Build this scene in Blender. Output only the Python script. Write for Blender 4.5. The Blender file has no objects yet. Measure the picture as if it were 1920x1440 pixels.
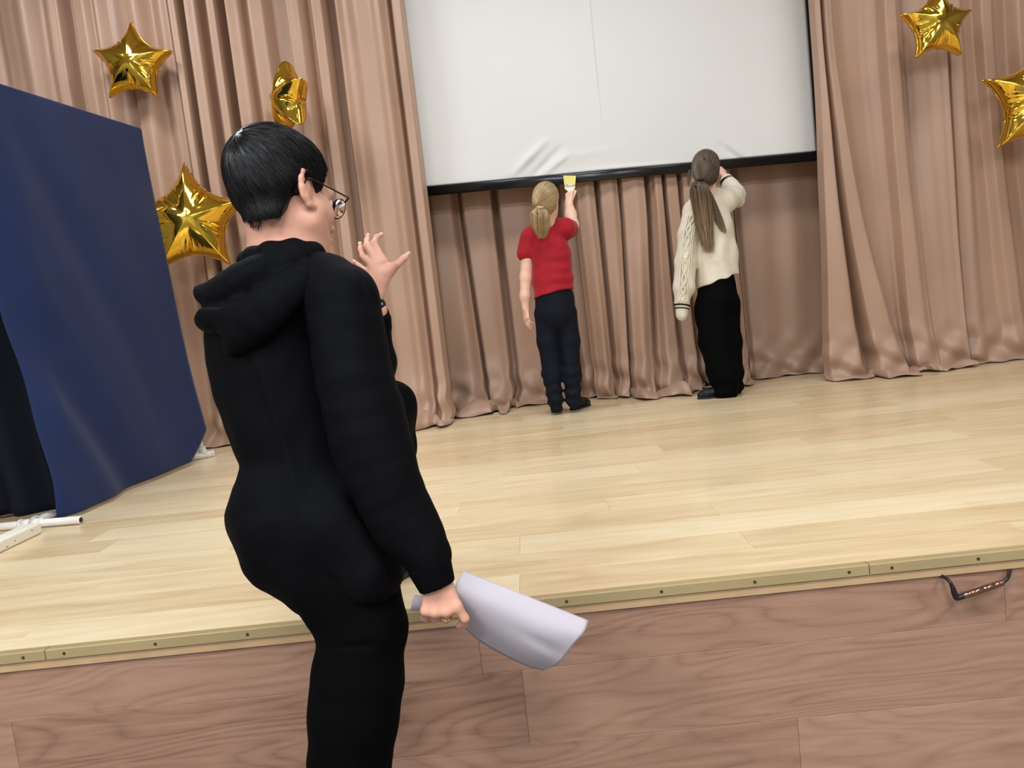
import bpy, math, random
import numpy as np
from mathutils import Matrix, Vector
random.seed(7); rng = np.random.default_rng(7)
SC = bpy.context.scene
COL = SC.collection
PI = math.pi
Z0 = 0.70                      # height of the stage top above the hall floor

# ------------------------------------------------------------------ camera
CAM = np.array([0.0, -1.875, Z0 + 0.708])
YAW, PITCH, ROLL, FPX = 0.02179, 0.09824, -0.11128, 1500.0
_f = np.array([-math.sin(YAW) * math.cos(PITCH), math.cos(YAW) * math.cos(PITCH), -math.sin(PITCH)])
_r = np.array([math.cos(YAW), math.sin(YAW), 0.0]); _u = np.cross(_r, _f)
FW = _f
RT = _r * math.cos(ROLL) + _u * math.sin(ROLL)
UP = -_r * math.sin(ROLL) + _u * math.cos(ROLL)
cd = bpy.data.cameras.new('camera'); cam = bpy.data.objects.new('camera', cd); COL.objects.link(cam)
cd.sensor_width = 36.0; cd.lens = FPX / 1920 * 36.0; cd.clip_start = 0.05
cam.matrix_world = Matrix(((RT[0], UP[0], -FW[0], CAM[0]), (RT[1], UP[1], -FW[1], CAM[1]), (RT[2], UP[2], -FW[2], CAM[2]), (0, 0, 0, 1)))
SC.camera = cam

# ------------------------------------------------------------------ light and exposure
vs = SC.view_settings
SC.display_settings.display_device = 'sRGB'
vs.view_transform = 'Standard'; vs.look = 'None'; vs.gamma = 1.0; vs.use_curve_mapping = False
vs.exposure = 0.1
w = bpy.data.worlds.new('world'); SC.world = w; w.use_nodes = True
w.node_tree.nodes['Background'].inputs[0].default_value = (0.9, 0.87, 0.84, 1)
w.node_tree.nodes['Background'].inputs[1].default_value = 0.05
CEIL = 4.3
def area_light(name, x, y, z, sx, sy, power, col=(0.92, 1.0, 1.10), rx=0.0):
    ld = bpy.data.lights.new(name, 'AREA'); ld.shape = 'RECTANGLE'; ld.size = sx; ld.size_y = sy
    ld.energy = power; ld.color = col
    o = bpy.data.objects.new(name, ld); COL.objects.link(o); o.location = (x, y, z); o.rotation_euler = (rx, 0, 0)
    return o
LAMPS = [(-2.6, -4.6), (0.1, -4.6), (2.8, -4.6), (-2.6, -2.4), (0.1, -2.4), (2.8, -2.4), (-2.2, 1.8), (0.3, 1.8), (2.8, 1.8)]
for i, (lx, ly) in enumerate(LAMPS):
    area_light('ceiling_lamp_light', lx, ly, CEIL - 0.09, 1.15, 0.55, (34 if ly > 0 else (72 if ly > -3 else 108)) * ((1.3 if lx < -1 else (0.45 if lx > 1 else 1.0)) if ly > 0 else (1.2 if lx < -1 else (0.75 if lx > 1 else 1.0))))

# ------------------------------------------------------------------ pixel helpers (1920 x 1440 frame)
def ray(px, py): return FW + RT * ((px - 960) / FPX) + UP * ((720 - py) / FPX)
def P(px, py, d): return CAM + ray(px, py) * d
def onz(px, py, z=Z0):
    v = ray(px, py); return CAM + v * ((z - CAM[2]) / v[2])
def ony(px, py, y):
    v = ray(px, py); return CAM + v * ((y - CAM[1]) / v[1])

# ------------------------------------------------------------------ object helpers
ORG = {}
def tag(o, label=None, cat=None, group=None, kind=None):
    if label: o['label'] = label
    if cat: o['category'] = cat
    if group: o['group'] = group
    if kind: o['kind'] = kind
    return o
def mk(name, V, Fc, mat, parent=None, org=None, smooth=True, loose_edges=None):
    V = np.asarray(V, dtype=np.float64)
    if parent is not None: base = ORG[parent.name]
    else: base = np.array(org if org is not None else (0, 0, 0), dtype=float)
    me = bpy.data.meshes.new(name)
    if isinstance(Fc, np.ndarray):
        n, k = Fc.shape
        me.vertices.add(len(V)); me.vertices.foreach_set('co', (V - base).astype(np.float32).ravel())
        me.loops.add(n * k); me.loops.foreach_set('vertex_index', Fc.astype(np.int32).ravel())
        me.polygons.add(n); me.polygons.foreach_set('loop_start', np.arange(0, n * k, k, dtype=np.int32))
        me.polygons.foreach_set('loop_total', np.full(n, k, dtype=np.int32))
        me.update(calc_edges=True); me.validate()
    else:
        me.from_pydata((V - base).tolist(), [], [list(map(int, f)) for f in Fc]); me.update()
    if smooth: me.polygons.foreach_set('use_smooth', np.ones(len(me.polygons), dtype=bool))
    o = bpy.data.objects.new(name, me); COL.objects.link(o)
    if mat is not None: me.materials.append(mat)
    if parent is not None: o.parent = parent
    else: o.location = base
    ORG[o.name] = base
    return o
def empty(name, loc):
    o = bpy.data.objects.new(name, None); COL.objects.link(o); o.location = loc; o.empty_display_size = 0.05
    ORG[o.name] = np.array(loc, dtype=float); return o

BOXF = [(0, 3, 2, 1), (4, 5, 6, 7), (0, 1, 5, 4), (1, 2, 6, 5), (2, 3, 7, 6), (3, 0, 4, 7)]
def box_vf(lo, hi):
    (a, b, c), (d, e, f) = lo, hi
    return np.array([(a, b, c), (d, b, c), (d, e, c), (a, e, c), (a, b, f), (d, b, f), (d, e, f), (a, e, f)], float), BOXF
def box(name, lo, hi, mat, parent=None, org=None, bevel=0.0):
    V, Fc = box_vf(lo, hi)
    o = mk(name, V, Fc, mat, parent, org if org is not None else ((lo[0] + hi[0]) / 2, (lo[1] + hi[1]) / 2, lo[2]), smooth=False)
    if bevel:
        m = o.modifiers.new('bevel', 'BEVEL'); m.width = bevel; m.segments = 2
    return o
def smooth_path(pts, n):
    pts = np.asarray(pts, float); m = len(pts)
    if m < 3: t = np.linspace(0, 1, n)[:, None]; return pts[0] * (1 - t) + pts[-1] * t
    ext = np.vstack([2 * pts[0] - pts[1], pts, 2 * pts[-1] - pts[-2]]); out = []
    for s in np.linspace(0, m - 1 - 1e-9, n):
        i = int(s); t = s - i; a, b, c, d = ext[i], ext[i + 1], ext[i + 2], ext[i + 3]
        out.append(0.5 * ((2 * b) + (c - a) * t + (2 * a - 5 * b + 4 * c - d) * t * t + (3 * b - a - 3 * c + d) * t ** 3))
    return np.array(out)
def tube_vf(pts, rad, seg=8, cap=True):
    pts = np.asarray(pts, float); n = len(pts); rad = np.broadcast_to(np.asarray(rad, float), (n,))
    V, Fc = [], []
    t0 = pts[1] - pts[0]; nrm = np.cross(t0, (0.3, 0.5, 0.81)); nrm /= np.linalg.norm(nrm)
    for i in range(n):
        t = pts[min(i + 1, n - 1)] - pts[max(i - 1, 0)]; t = t / (np.linalg.norm(t) + 1e-12)
        nrm = nrm - t * (nrm @ t); nrm /= (np.linalg.norm(nrm) + 1e-12); b = np.cross(t, nrm)
        for k in range(seg):
            a = 2 * PI * k / seg; V.append(pts[i] + rad[i] * (math.cos(a) * nrm + math.sin(a) * b))
    for i in range(n - 1):
        for k in range(seg):
            k2 = (k + 1) % seg
            Fc.append((i * seg + k, i * seg + k2, (i + 1) * seg + k2, (i + 1) * seg + k))
    if cap:
        Fc.append(tuple(range(seg - 1, -1, -1))); Fc.append(tuple((n - 1) * seg + k for k in range(seg)))
    return np.array(V), Fc
def tube(name, pts, rad, mat, parent=None, org=None, seg=8):
    V, Fc = tube_vf(pts, rad, seg); return mk(name, V, Fc, mat, parent, org)
def join_vf(parts):
    V, Fc, n = [], [], 0
    for v, f in parts:
        V.append(np.asarray(v, float)); Fc += [tuple(i + n for i in q) for q in f]; n += len(v)
    return np.vstack(V), Fc

# ------------------------------------------------------------------ material helpers
def mat(name, col, rough=0.6, spec=0.5, metal=0.0, sheen=0.0, trans=0.0, bump=None, var=None, alpha=1.0, sss=0.0, sheen_tint=None, rot=None):
    """bump=(scale,strength,distance)  var=(scale, amount)"""
    m = bpy.data.materials.new(name); m.use_nodes = True; nt = m.node_tree; b = nt.nodes['Principled BSDF']
    b.inputs['Base Color'].default_value = (*col, 1); b.inputs['Roughness'].default_value = rough
    b.inputs['Specular IOR Level'].default_value = spec; b.inputs['Metallic'].default_value = metal
    if sheen:
        b.inputs['Sheen Weight'].default_value = sheen; b.inputs['Sheen Roughness'].default_value = 0.4
        if sheen_tint: b.inputs['Sheen Tint'].default_value = (*sheen_tint, 1)
    b.inputs['Transmission Weight'].default_value = trans; b.inputs['Alpha'].default_value = alpha
    if sss:
        b.inputs['Subsurface Weight'].default_value = sss; b.inputs['Subsurface Radius'].default_value = (0.9, 0.35, 0.2)
        b.inputs['Subsurface Scale'].default_value = 0.008
    tc = nt.nodes.new('ShaderNodeTexCoord')
    if bump:
        n = nt.nodes.new('ShaderNodeTexNoise'); n.inputs['Scale'].default_value = bump[0]; n.inputs['Detail'].default_value = 3
        nt.links.new(tc.outputs['Object'], n.inputs['Vector'])
        bp = nt.nodes.new('ShaderNodeBump'); bp.inputs['Strength'].default_value = bump[1]; bp.inputs['Distance'].default_value = bump[2]
        nt.links.new(n.outputs['Fac'], bp.inputs['Height']); nt.links.new(bp.outputs['Normal'], b.inputs['Normal'])
    if var:
        n = nt.nodes.new('ShaderNodeTexNoise'); n.inputs['Scale'].default_value = var[0]; n.inputs['Detail'].default_value = 4
        nt.links.new(tc.outputs['Object'], n.inputs['Vector'])
        r = nt.nodes.new('ShaderNodeValToRGB'); k = var[1]
        r.color_ramp.elements[0].position = 0.3; r.color_ramp.elements[1].position = 0.7
        r.color_ramp.elements[0].color = (*[max(0, c * (1 - k)) for c in col], 1); r.color_ramp.elements[1].color = (*[min(1, c * (1 + k)) for c in col], 1)
        nt.links.new(n.outputs['Fac'], r.inputs['Fac']); nt.links.new(r.outputs['Color'], b.inputs['Base Color'])
    return m
def srgb(r, g, b):
    f = lambda c: (c / 255 / 12.92) if c / 255 <= 0.04045 else ((c / 255 + 0.055) / 1.055) ** 2.4
    return (f(r), f(g), f(b))
def plank_mat(name, dark, mid, light, rough, freq, rings, gstr, coat=0.0, cross=1.0):
    """wood laminate: fine grain along X, cathedral figure from distorted rings, tone differing per board"""
    m = bpy.data.materials.new(name); m.use_nodes = True; nt = m.node_tree; N = nt.nodes; L = nt.links; b = N['Principled BSDF']
    tc = N.new('ShaderNodeTexCoord'); oi = N.new('ShaderNodeObjectInfo')
    geo = N.new('ShaderNodeNewGeometry')
    rnd = N.new('ShaderNodeMath'); rnd.operation = 'MULTIPLY'; rnd.inputs[1].default_value = 37.0; L.new(oi.outputs['Random'], rnd.inputs[0])
    cmb = N.new('ShaderNodeCombineXYZ'); L.new(rnd.outputs[0], cmb.inputs[0]); L.new(rnd.outputs[0], cmb.inputs[1]); L.new(rnd.outputs[0], cmb.inputs[2])
    add = N.new('ShaderNodeVectorMath'); add.operation = 'ADD'; L.new(geo.outputs['Position'], add.inputs[0]); L.new(cmb.outputs[0], add.inputs[1])
    mp = N.new('ShaderNodeMapping'); mp.inputs['Scale'].default_value = (1.3, 16.0, 16.0); L.new(add.outputs[0], mp.inputs[0])
    n1 = N.new('ShaderNodeTexNoise'); n1.inputs['Scale'].default_value = freq; n1.inputs['Detail'].default_value = 6; n1.inputs['Roughness'].default_value = 0.62; n1.inputs['Distortion'].default_value = 0.6
    L.new(mp.outputs[0], n1.inputs['Vector'])
    mp2 = N.new('ShaderNodeMapping'); mp2.inputs['Scale'].default_value = (1.1, 6.5, 6.5); L.new(add.outputs[0], mp2.inputs[0])
    n2 = N.new('ShaderNodeTexNoise'); n2.inputs['Scale'].default_value = 1.0; n2.inputs['Detail'].default_value = 1.5; n2.inputs['Distortion'].default_value = 0.3
    L.new(mp2.outputs[0], n2.inputs['Vector'])
    mu = N.new('ShaderNodeMath'); mu.operation = 'MULTIPLY'; mu.inputs[1].default_value = rings; L.new(n2.outputs['Fac'], mu.inputs[0])
    si = N.new('ShaderNodeMath'); si.operation = 'PINGPONG'; si.inputs[1].default_value = 0.5; L.new(mu.outputs[0], si.inputs[0])
    s2 = N.new('ShaderNodeMath'); s2.operation = 'MULTIPLY'; s2.inputs[1].default_value = 2.0; L.new(si.outputs[0], s2.inputs[0])
    s3 = N.new('ShaderNodeMath'); s3.operation = 'POWER'; s3.inputs[1].default_value = 0.45; L.new(s2.outputs[0], s3.inputs[0])
    s4 = N.new('ShaderNodeMath'); s4.operation = 'MULTIPLY'; s4.inputs[1].default_value = 0.68; L.new(s3.outputs[0], s4.inputs[0])
    mx = N.new('ShaderNodeMix'); mx.data_type = 'FLOAT'; mx.inputs[0].default_value = gstr; L.new(n1.outputs['Fac'], mx.inputs[2]); L.new(s4.outputs[0], mx.inputs[3])
    ml = N.new('ShaderNodeMath'); ml.operation = 'MULTIPLY_ADD'; ml.inputs[1].default_value = 0.34; L.new(oi.outputs['Random'], ml.inputs[0]); L.new(mx.outputs[0], ml.inputs[2])
    sb = N.new('ShaderNodeMath'); sb.operation = 'SUBTRACT'; sb.inputs[1].default_value = 0.17; L.new(ml.outputs[0], sb.inputs[0])
    r = N.new('ShaderNodeValToRGB'); e = r.color_ramp.elements
    e[0].position = 0.18; e[0].color = (*dark, 1); e[1].position = 0.75; e[1].color = (*light, 1)
    em = e.new(0.46); em.color = (*mid, 1)
    L.new(sb.outputs[0], r.inputs['Fac']); L.new(r.outputs['Color'], b.inputs['Base Color'])
    bp = N.new('ShaderNodeBump'); bp.inputs['Strength'].default_value = 0.12; bp.inputs['Distance'].default_value = 0.001
    L.new(mx.outputs[0], bp.inputs['Height']); L.new(bp.outputs['Normal'], b.inputs['Normal'])
    b.inputs['Roughness'].default_value = rough; b.inputs['Specular IOR Level'].default_value = 0.5
    b.inputs['Coat Weight'].default_value = coat; b.inputs['Coat Roughness'].default_value = 0.12
    return m
M = {}
M['floor'] = plank_mat('stage_floor_laminate', srgb(200, 171, 128), srgb(218, 193, 151), srgb(230, 210, 172), 0.32, 1.8, 6.0, 0.3, coat=0.25)
M['front'] = plank_mat('stage_front_laminate', srgb(126, 90, 70), srgb(156, 117, 94), srgb(172, 134, 110), 0.5, 3.2, 20.0, 0.36)
M['trim'] = mat('edge_trim_beige', srgb(164, 142, 100), 0.28, 0.5, var=(3, 0.06))
M['strip'] = mat('edge_strip_wood', srgb(186, 152, 112), 0.55, 0.4, var=(14, 0.08))
M['screw'] = mat('screw_dark', srgb(92, 70, 48), 0.4, 0.6, 0.6)
M['curtain'] = mat('curtain_satin_dusty_pink', srgb(172, 138, 115), 0.42, 0.45, sheen=0.2, bump=(420, 0.06, 0.0006), var=(2.2, 0.05), sheen_tint=srgb(228, 204, 182))
M['screen'] = mat('projection_fabric_white', srgb(217, 214, 208), 0.8, 0.2, var=(1.2, 0.02))
M['blackbar'] = mat('screen_bar_black', srgb(22, 21, 20), 0.22, 0.5)
M['blackcloth'] = mat('screen_border_black', srgb(40, 33, 29), 0.8, 0.2)
M['seam'] = mat('screen_seam', srgb(212, 208, 202), 0.8, 0.2)
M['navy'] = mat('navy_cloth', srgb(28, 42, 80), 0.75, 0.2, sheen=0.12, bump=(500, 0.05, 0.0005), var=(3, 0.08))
M['shadednavy'] = mat('shaded_navy_cloth', srgb(7, 10, 22), 0.85, 0.2, bump=(500, 0.05, 0.0005))  # navy cloth again, with the shade painted into its base colour
M['pvc'] = mat('white_plastic_pipe', srgb(226, 220, 210), 0.35, 0.5)
M['whitewood'] = mat('white_painted_wood', srgb(232, 226, 208), 0.5, 0.4, var=(20, 0.05))
M['blackcable'] = mat('black_rubber', srgb(24, 20, 20), 0.4, 0.5)
M['connector'] = mat('brown_chrome', srgb(150, 112, 92), 0.18, 0.5, 0.9)
M['whitecable'] = mat('white_wire', srgb(222, 214, 200), 0.5)
M['hoodie'] = mat('black_jersey', srgb(7, 7, 9), 0.75, 0.07, sheen=0.0, bump=(350, 0.12, 0.0008))
M['rib'] = mat('black_ribbing', srgb(6, 6, 7), 0.85, 0.06)
M['trouser'] = mat('black_trousers', srgb(5, 4, 4), 0.85, 0.05, sheen=0.0, bump=(300, 0.1, 0.0008))
M['skin'] = mat('skin_fair', srgb(210, 154, 128), 0.5, 0.4, sss=0.25, var=(18, 0.07), bump=(160, 0.05, 0.0008))
M['kidskin'] = mat('skin_light', srgb(232, 188, 162), 0.5, 0.4, sss=0.2, var=(15, 0.05))
M['nail'] = mat('fingernail', srgb(214, 160, 142), 0.3, 0.5)
M['eye'] = mat('eye_white', srgb(225, 220, 215), 0.2, 0.5)
M['lip'] = mat('lips', srgb(190, 120, 110), 0.4, 0.4)
M['glasses'] = mat('glasses_dark_metal', srgb(40, 28, 26), 0.25, 0.5, 0.7)
M['lens'] = mat('glasses_lens', (1, 1, 1), 0.02, 0.5, trans=1.0)
M['watch'] = mat('watch_black', srgb(20, 24, 34), 0.3, 0.5)
M['watchlight'] = mat('watch_blue_dot', srgb(120, 170, 230), 0.3, 0.5)
M['silver'] = mat('silver', srgb(200, 205, 210), 0.25, 0.5, 1.0)
M['ringgold'] = mat('ring_gold', srgb(214, 176, 110), 0.2, 0.5, 1.0)
M['paper'] = mat('white_paper', srgb(184, 174, 177), 0.7, 0.2, var=(6, 0.01))
M['red'] = mat('red_cotton', srgb(158, 26, 38), 0.8, 0.2, sheen=0.15, bump=(40, 0.15, 0.004), var=(14, 0.08))
M['navypants'] = mat('navy_joggers', srgb(11, 15, 26), 0.85, 0.2, bump=(60, 0.15, 0.003))
M['blackpants'] = mat('black_cargo', srgb(5, 5, 5), 0.85, 0.06, bump=(60, 0.12, 0.003))
M['cream'] = mat('cream_knit', srgb(214, 202, 180), 0.9, 0.15, sheen=0.2, bump=(130, 0.25, 0.002), var=(30, 0.04))
M['stripe'] = mat('knit_stripe_black', srgb(28, 26, 28), 0.9, 0.1)
M['shoe'] = mat('shoe_dark', srgb(16, 16, 18), 0.45, 0.3)
M['sole'] = mat('shoe_sole', srgb(36, 37, 38), 0.6, 0.3)
M['scrunchie'] = mat('hair_tie', srgb(206, 160, 136), 0.8, 0.2)
M['brushhair'] = mat('brush_bristle_yellow', srgb(226, 214, 128), 0.8, 0.2, bump=(300, 0.3, 0.001))
M['brushwood'] = mat('brush_white_handle', srgb(240, 228, 200), 0.45, 0.4)
M['brushink'] = mat('brush_lettering', srgb(96, 92, 80), 0.7, 0.2)
M['lampbody'] = mat('lamp_housing_white', (0.8, 0.8, 0.8), 0.5)
M['ceiling'] = mat('ceiling_paint', srgb(196, 196, 197), 0.9, 0.2)
M['wall'] = mat('wall_paint', srgb(150, 148, 146), 0.85, 0.2, var=(2, 0.03))
M['hallfloor'] = mat('hall_floor', srgb(112, 108, 105), 0.4, 0.4, var=(3, 0.1))
def gold_mat():
    m = mat('gold_foil', srgb(236, 192, 72), 0.09, 0.5, 1.0)
    nt = m.node_tree; b = nt.nodes['Principled BSDF']
    tc = nt.nodes.new('ShaderNodeTexCoord'); n = nt.nodes.new('ShaderNodeTexNoise'); n.inputs['Scale'].default_value = 16; n.inputs['Detail'].default_value = 2
    nt.links.new(tc.outputs['Object'], n.inputs['Vector'])
    bp = nt.nodes.new('ShaderNodeBump'); bp.inputs['Strength'].default_value = 0.15; bp.inputs['Distance'].default_value = 0.006
    nt.links.new(n.outputs['Fac'], bp.inputs['Height']); nt.links.new(bp.outputs['Normal'], b.inputs['Normal'])
    return m
M['gold'] = gold_mat()
def hair_mat(name, dark, light, rough=0.42, spec=0.5):
    m = bpy.data.materials.new(name); m.use_nodes = True; nt = m.node_tree; b = nt.nodes['Principled BSDF']
    a = nt.nodes.new('ShaderNodeAttribute'); a.attribute_name = 'tint'
    r = nt.nodes.new('ShaderNodeValToRGB'); r.color_ramp.elements[0].color = (*dark, 1); r.color_ramp.elements[1].color = (*light, 1)
    nt.links.new(a.outputs['Fac'], r.inputs['Fac']); nt.links.new(r.outputs['Color'], b.inputs['Base Color'])
    b.inputs['Roughness'].default_value = rough; b.inputs['Specular IOR Level'].default_value = spec
    return m
M['hairblack'] = hair_mat('hair_black', srgb(7, 6, 6), srgb(26, 21, 19), 0.36, 0.25)
M['hairblond'] = hair_mat('hair_blond', srgb(128, 100, 62), srgb(206, 178, 132), 0.42)
M['hairbrown'] = hair_mat('hair_brown_fading', srgb(58, 44, 36), srgb(158, 132, 100), 0.42)
def emis(name, col, s):
    m = bpy.data.materials.new(name); m.use_nodes = True; b = m.node_tree.nodes['Principled BSDF']
    b.inputs['Base Color'].default_value = (*col, 1); b.inputs['Emission Color'].default_value = (*col, 1); b.inputs['Emission Strength'].default_value = s
    return m
M['diffuser'] = emis('lamp_diffuser', (1.0, 0.95, 0.88), 4.0)

# ------------------------------------------------------------------ signed-distance modelling
def noise3(p, s, seed=0):
    q = p * s; a = seed * 1.7
    return (np.sin(q[:, 0] * 1.0 + 1.9 * np.sin(q[:, 1] * 0.8 + a) + a) + np.sin(q[:, 1] * 1.1 + 1.7 * np.sin(q[:, 2] * 0.9 + 2 * a) + 2.1) + np.sin(q[:, 2] * 0.9 + 1.8 * np.sin(q[:, 0] * 1.1 + a) + 4.2)) / 3
class Sdf:
    def __init__(s): s.pr = []
    def add(s, fn, k=0.0, op=0): s.pr.append((fn, k, op)); return s
    def cap(s, a, b, ra, rb=None, k=0.015, op=0, flat=None):
        a = np.asarray(a, float); b = np.asarray(b, float); rb = ra if rb is None else rb
        ba = b - a; bb = ba @ ba + 1e-12
        def fn(p):
            pa = p - a; t = np.clip(pa @ ba / bb, 0, 1); q = pa - t[:, None] * ba
            if flat is not None:
                n, f = flat; q = q + ((f - 1) * (q @ n))[:, None] * n
                return (np.sqrt((q * q).sum(1)) - (ra + (rb - ra) * t)) / max(1.0, f) ** 0.5
            return np.sqrt((q * q).sum(1)) - (ra + (rb - ra) * t)
        return s.add(fn, k, op)
    def chain(s, pts, k=0.015, op=0, flat=None, inner=None):
        """pts: list of (point, radius); the pieces blend among themselves with `inner`"""
        for i in range(len(pts) - 1):
            s.cap(pts[i][0], pts[i + 1][0], pts[i][1], pts[i + 1][1], k if i == 0 or inner is None else inner, op, flat)
        return s
    def ell(s, c, rad, R=None, k=0.015, op=0):
        c = np.asarray(c, float); rad = np.asarray(rad, float); R = np.eye(3) if R is None else np.asarray(R, float)   # rows of R: local axes
        def fn(p):
            q = (p - c) @ R.T; k0 = np.sqrt(((q / rad) ** 2).sum(1)); k1 = np.sqrt(((q / rad ** 2) ** 2).sum(1)) + 1e-9
            return np.where(k0 < 1e-6, -rad.min(), k0 * (k0 - 1) / k1)
        return s.add(fn, k, op)
    def half(s, c, n, k=0.005):
        """cut away everything on the side n points to"""
        c = np.asarray(c, float); n = np.asarray(n, float); n = n / np.linalg.norm(n)
        return s.add(lambda p: -((p - c) @ n), k, 1)
    def comb(s, d, e, k, op):
        if op == 2: return d + e                              # displacement
        if op == 1:                                            # subtraction
            b = -e
            if k <= 0: return np.maximum(d, b)
            h = np.clip(0.5 - 0.5 * (b - d) / k, 0, 1); return b * (1 - h) + d * h + k * h * (1 - h)
        if k <= 0: return np.minimum(d, e)
        h = np.clip(0.5 + 0.5 * (d - e) / k, 0, 1); return d * (1 - h) + e * h - k * h * (1 - h)
    def ev(s, p):
        d = np.full(len(p), 1e3)
        for fn, k, op in s.pr: d = s.comb(d, fn(p), k, op)
        return d
    def project(s, p, off=0.0, it=4):
        p = np.array(p, float)
        for _ in range(it):
            d = s.ev(p); g = s.grad(p); p = p - (d - off)[:, None] * g
        return p
    def grad(s, p, e=8e-4):
        g = np.stack([s.ev(p + np.eye(3)[i] * e) - s.ev(p - np.eye(3)[i] * e) for i in range(3)], 1)
        return g / (np.linalg.norm(g, axis=1)[:, None] + 1e-9)
    def mesh(s, h, lo, hi, margin=0.0):
        lo = np.asarray(lo, float); hi = np.asarray(hi, float); H = 8 * h
        n = np.ceil((hi - lo) / H).astype(int) + 1
        I = np.stack(np.meshgrid(*[np.arange(m) for m in n], indexing='ij'), -1).reshape(-1, 3)
        cen = lo + (I + 0.5) * H
        D = np.full(len(cen), 1e3); E = []
        for fn, k, op in s.pr:
            e = fn(cen); E.append(e); D = s.comb(D, e, k, op)
        act = np.abs(D) < H * 1.05 + margin
        I = I[act]; Dc = D[act]; E = [e[act] for e in E]
        g = np.arange(9) * h
        off = np.stack(np.meshgrid(g, g, g, indexing='ij'), -1).reshape(-1, 3)
        pts = (lo + I * H)[:, None, :] + off[None]
        val = np.full((len(I), 729), 1e3)
        for (fn, k, op), e in zip(s.pr, E):
            if op == 0: sel = e < Dc + 2.2 * H + k + margin
            else: sel = np.ones(len(e), bool)
            if not sel.any(): continue
            q = pts[sel].reshape(-1, 3); v = fn(q).reshape(-1, 729)
            val[sel] = s.comb(val[sel], v, k, op)
        v = val.reshape(-1, 9, 9, 9); neg = v < 0
        N = n * 8 + 2
        key = lambda a: (a[..., 0] * N[1] + a[..., 1]) * N[2] + a[..., 2]
        cnt = np.zeros((len(I), 8, 8, 8), int); acc = np.zeros((len(I), 8, 8, 8, 3)); ne = np.zeros((len(I), 8, 8, 8))
        for a in (0, 1):
            for b in (0, 1):
                for c in (0, 1): cnt += neg[:, a:a + 8, b:b + 8, c:c + 8]
        for ax in range(3):
            for b in (0, 1):
                for c in (0, 1):
                    sl0 = [slice(0, 8)] * 3; sl1 = [slice(0, 8)] * 3
                    oth = [i for i in range(3) if i != ax]
                    sl1[ax] = slice(1, 9)
                    for o_, t_ in zip(oth, (b, c)):
                        sl0[o_] = slice(t_, t_ + 8); sl1[o_] = slice(t_, t_ + 8)
                    v0 = v[(slice(None), *sl0)]; v1 = v[(slice(None), *sl1)]
                    cr = (v0 < 0) != (v1 < 0)
                    t = np.where(cr, v0 / np.where(cr, v0 - v1, 1), 0)
                    q = np.zeros(acc.shape); q[..., ax] = t; q[..., oth[0]] = b; q[..., oth[1]] = c
                    acc += q * cr[..., None]; ne += cr
        surf = (cnt > 0) & (cnt < 8)
        bi, ci, cj, ck = np.nonzero(surf)
        cell = I[bi] * 8 + np.stack([ci, cj, ck], 1)
        V = lo + (cell + acc[bi, ci, cj, ck] / ne[bi, ci, cj, ck][:, None]) * h
        kk = key(cell); order = np.argsort(kk); kk = kk[order]; V = V[order]
        Fs = []
        for ax in range(3):
            oth = [(ax + 1) % 3, (ax + 2) % 3]
            sl0 = [slice(0, 8)] * 3; sl1 = [slice(0, 8)] * 3; sl1[ax] = slice(1, 9)
            a0 = neg[(slice(None), *sl0)]; a1 = neg[(slice(None), *sl1)]
            for flip in (False, True):
                cr = (a0 & ~a1) if not flip else (~a0 & a1)
                bi, i, j, k2 = np.nonzero(cr); g0 = I[bi] * 8 + np.stack([i, j, k2], 1)
                idx = []
                ok = np.ones(len(g0), bool)
                for (db, dc) in ((-1, -1), (0, -1), (0, 0), (-1, 0)):
                    cc = g0.copy(); cc[:, oth[0]] += db; cc[:, oth[1]] += dc
                    kq = key(cc); pos = np.clip(np.searchsorted(kk, kq), 0, len(kk) - 1); ok &= (kk[pos] == kq) & (cc >= 0).all(1); idx.append(pos)
                q = np.stack(idx, 1)[ok]
                Fs.append(q if not flip else q[:, ::-1])
        return V, np.vstack(Fs)

def pr_(px, d): return px * d / FPX      # pixel radius -> metres at depth d
def J(x, y, d, r): return (P(x, y, d), pr_(r, d))
def dense(pts, n=13):
    q = smooth_path([[*p, r] for p, r in pts], n); return [(v[:3], v[3]) for v in q]

# ================================================================== THE SETTING
SX0, SX1, SY1 = -4.4, 4.6, 4.2
fl = tag(box('floor', (SX0, 0.0, Z0 - 0.06), (SX1, SY1, Z0 - 0.008), M['strip']), kind='structure')
fl['label'] = 'pale oak laminate stage floor of long boards'
LB = 1.285; PW = 0.1735
_pm = {}
def plank_mesh(L, W, T, mtl):
    k = (round(L, 3), round(W, 3), round(T, 3), mtl.name)
    if k not in _pm:
        V, Fc = box_vf((0, 0, 0), (L, W, T)); c = 0.0007
        # eased upper edges
        V = np.array([(0, 0, 0), (L, 0, 0), (L, W, 0), (0, W, 0), (0, 0, T - c), (L, 0, T - c), (L, W, T - c), (0, W, T - c), (c, c, T), (L - c, c, T), (L - c, W - c, T), (c, W - c, T)])
        Fc = [(0, 3, 2, 1), (0, 1, 5, 4), (1, 2, 6, 5), (2, 3, 7, 6), (3, 0, 4, 7), (4, 5, 9, 8), (5, 6, 10, 9), (6, 7, 11, 10), (7, 4, 8, 11), (8, 9, 10, 11)]
        me = bpy.data.meshes.new('plank'); me.from_pydata(V.tolist(), [], Fc); me.materials.append(mtl); me.update(); _pm[k] = me
    return _pm[k]
def place_plank(me, parent, loc, rx=0.0):
    o = bpy.data.objects.new('plank', me); COL.objects.link(o); o.parent = parent
    o.location = np.array(loc) - ORG[parent.name]; o.rotation_euler = (rx, 0, 0); return o
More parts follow.
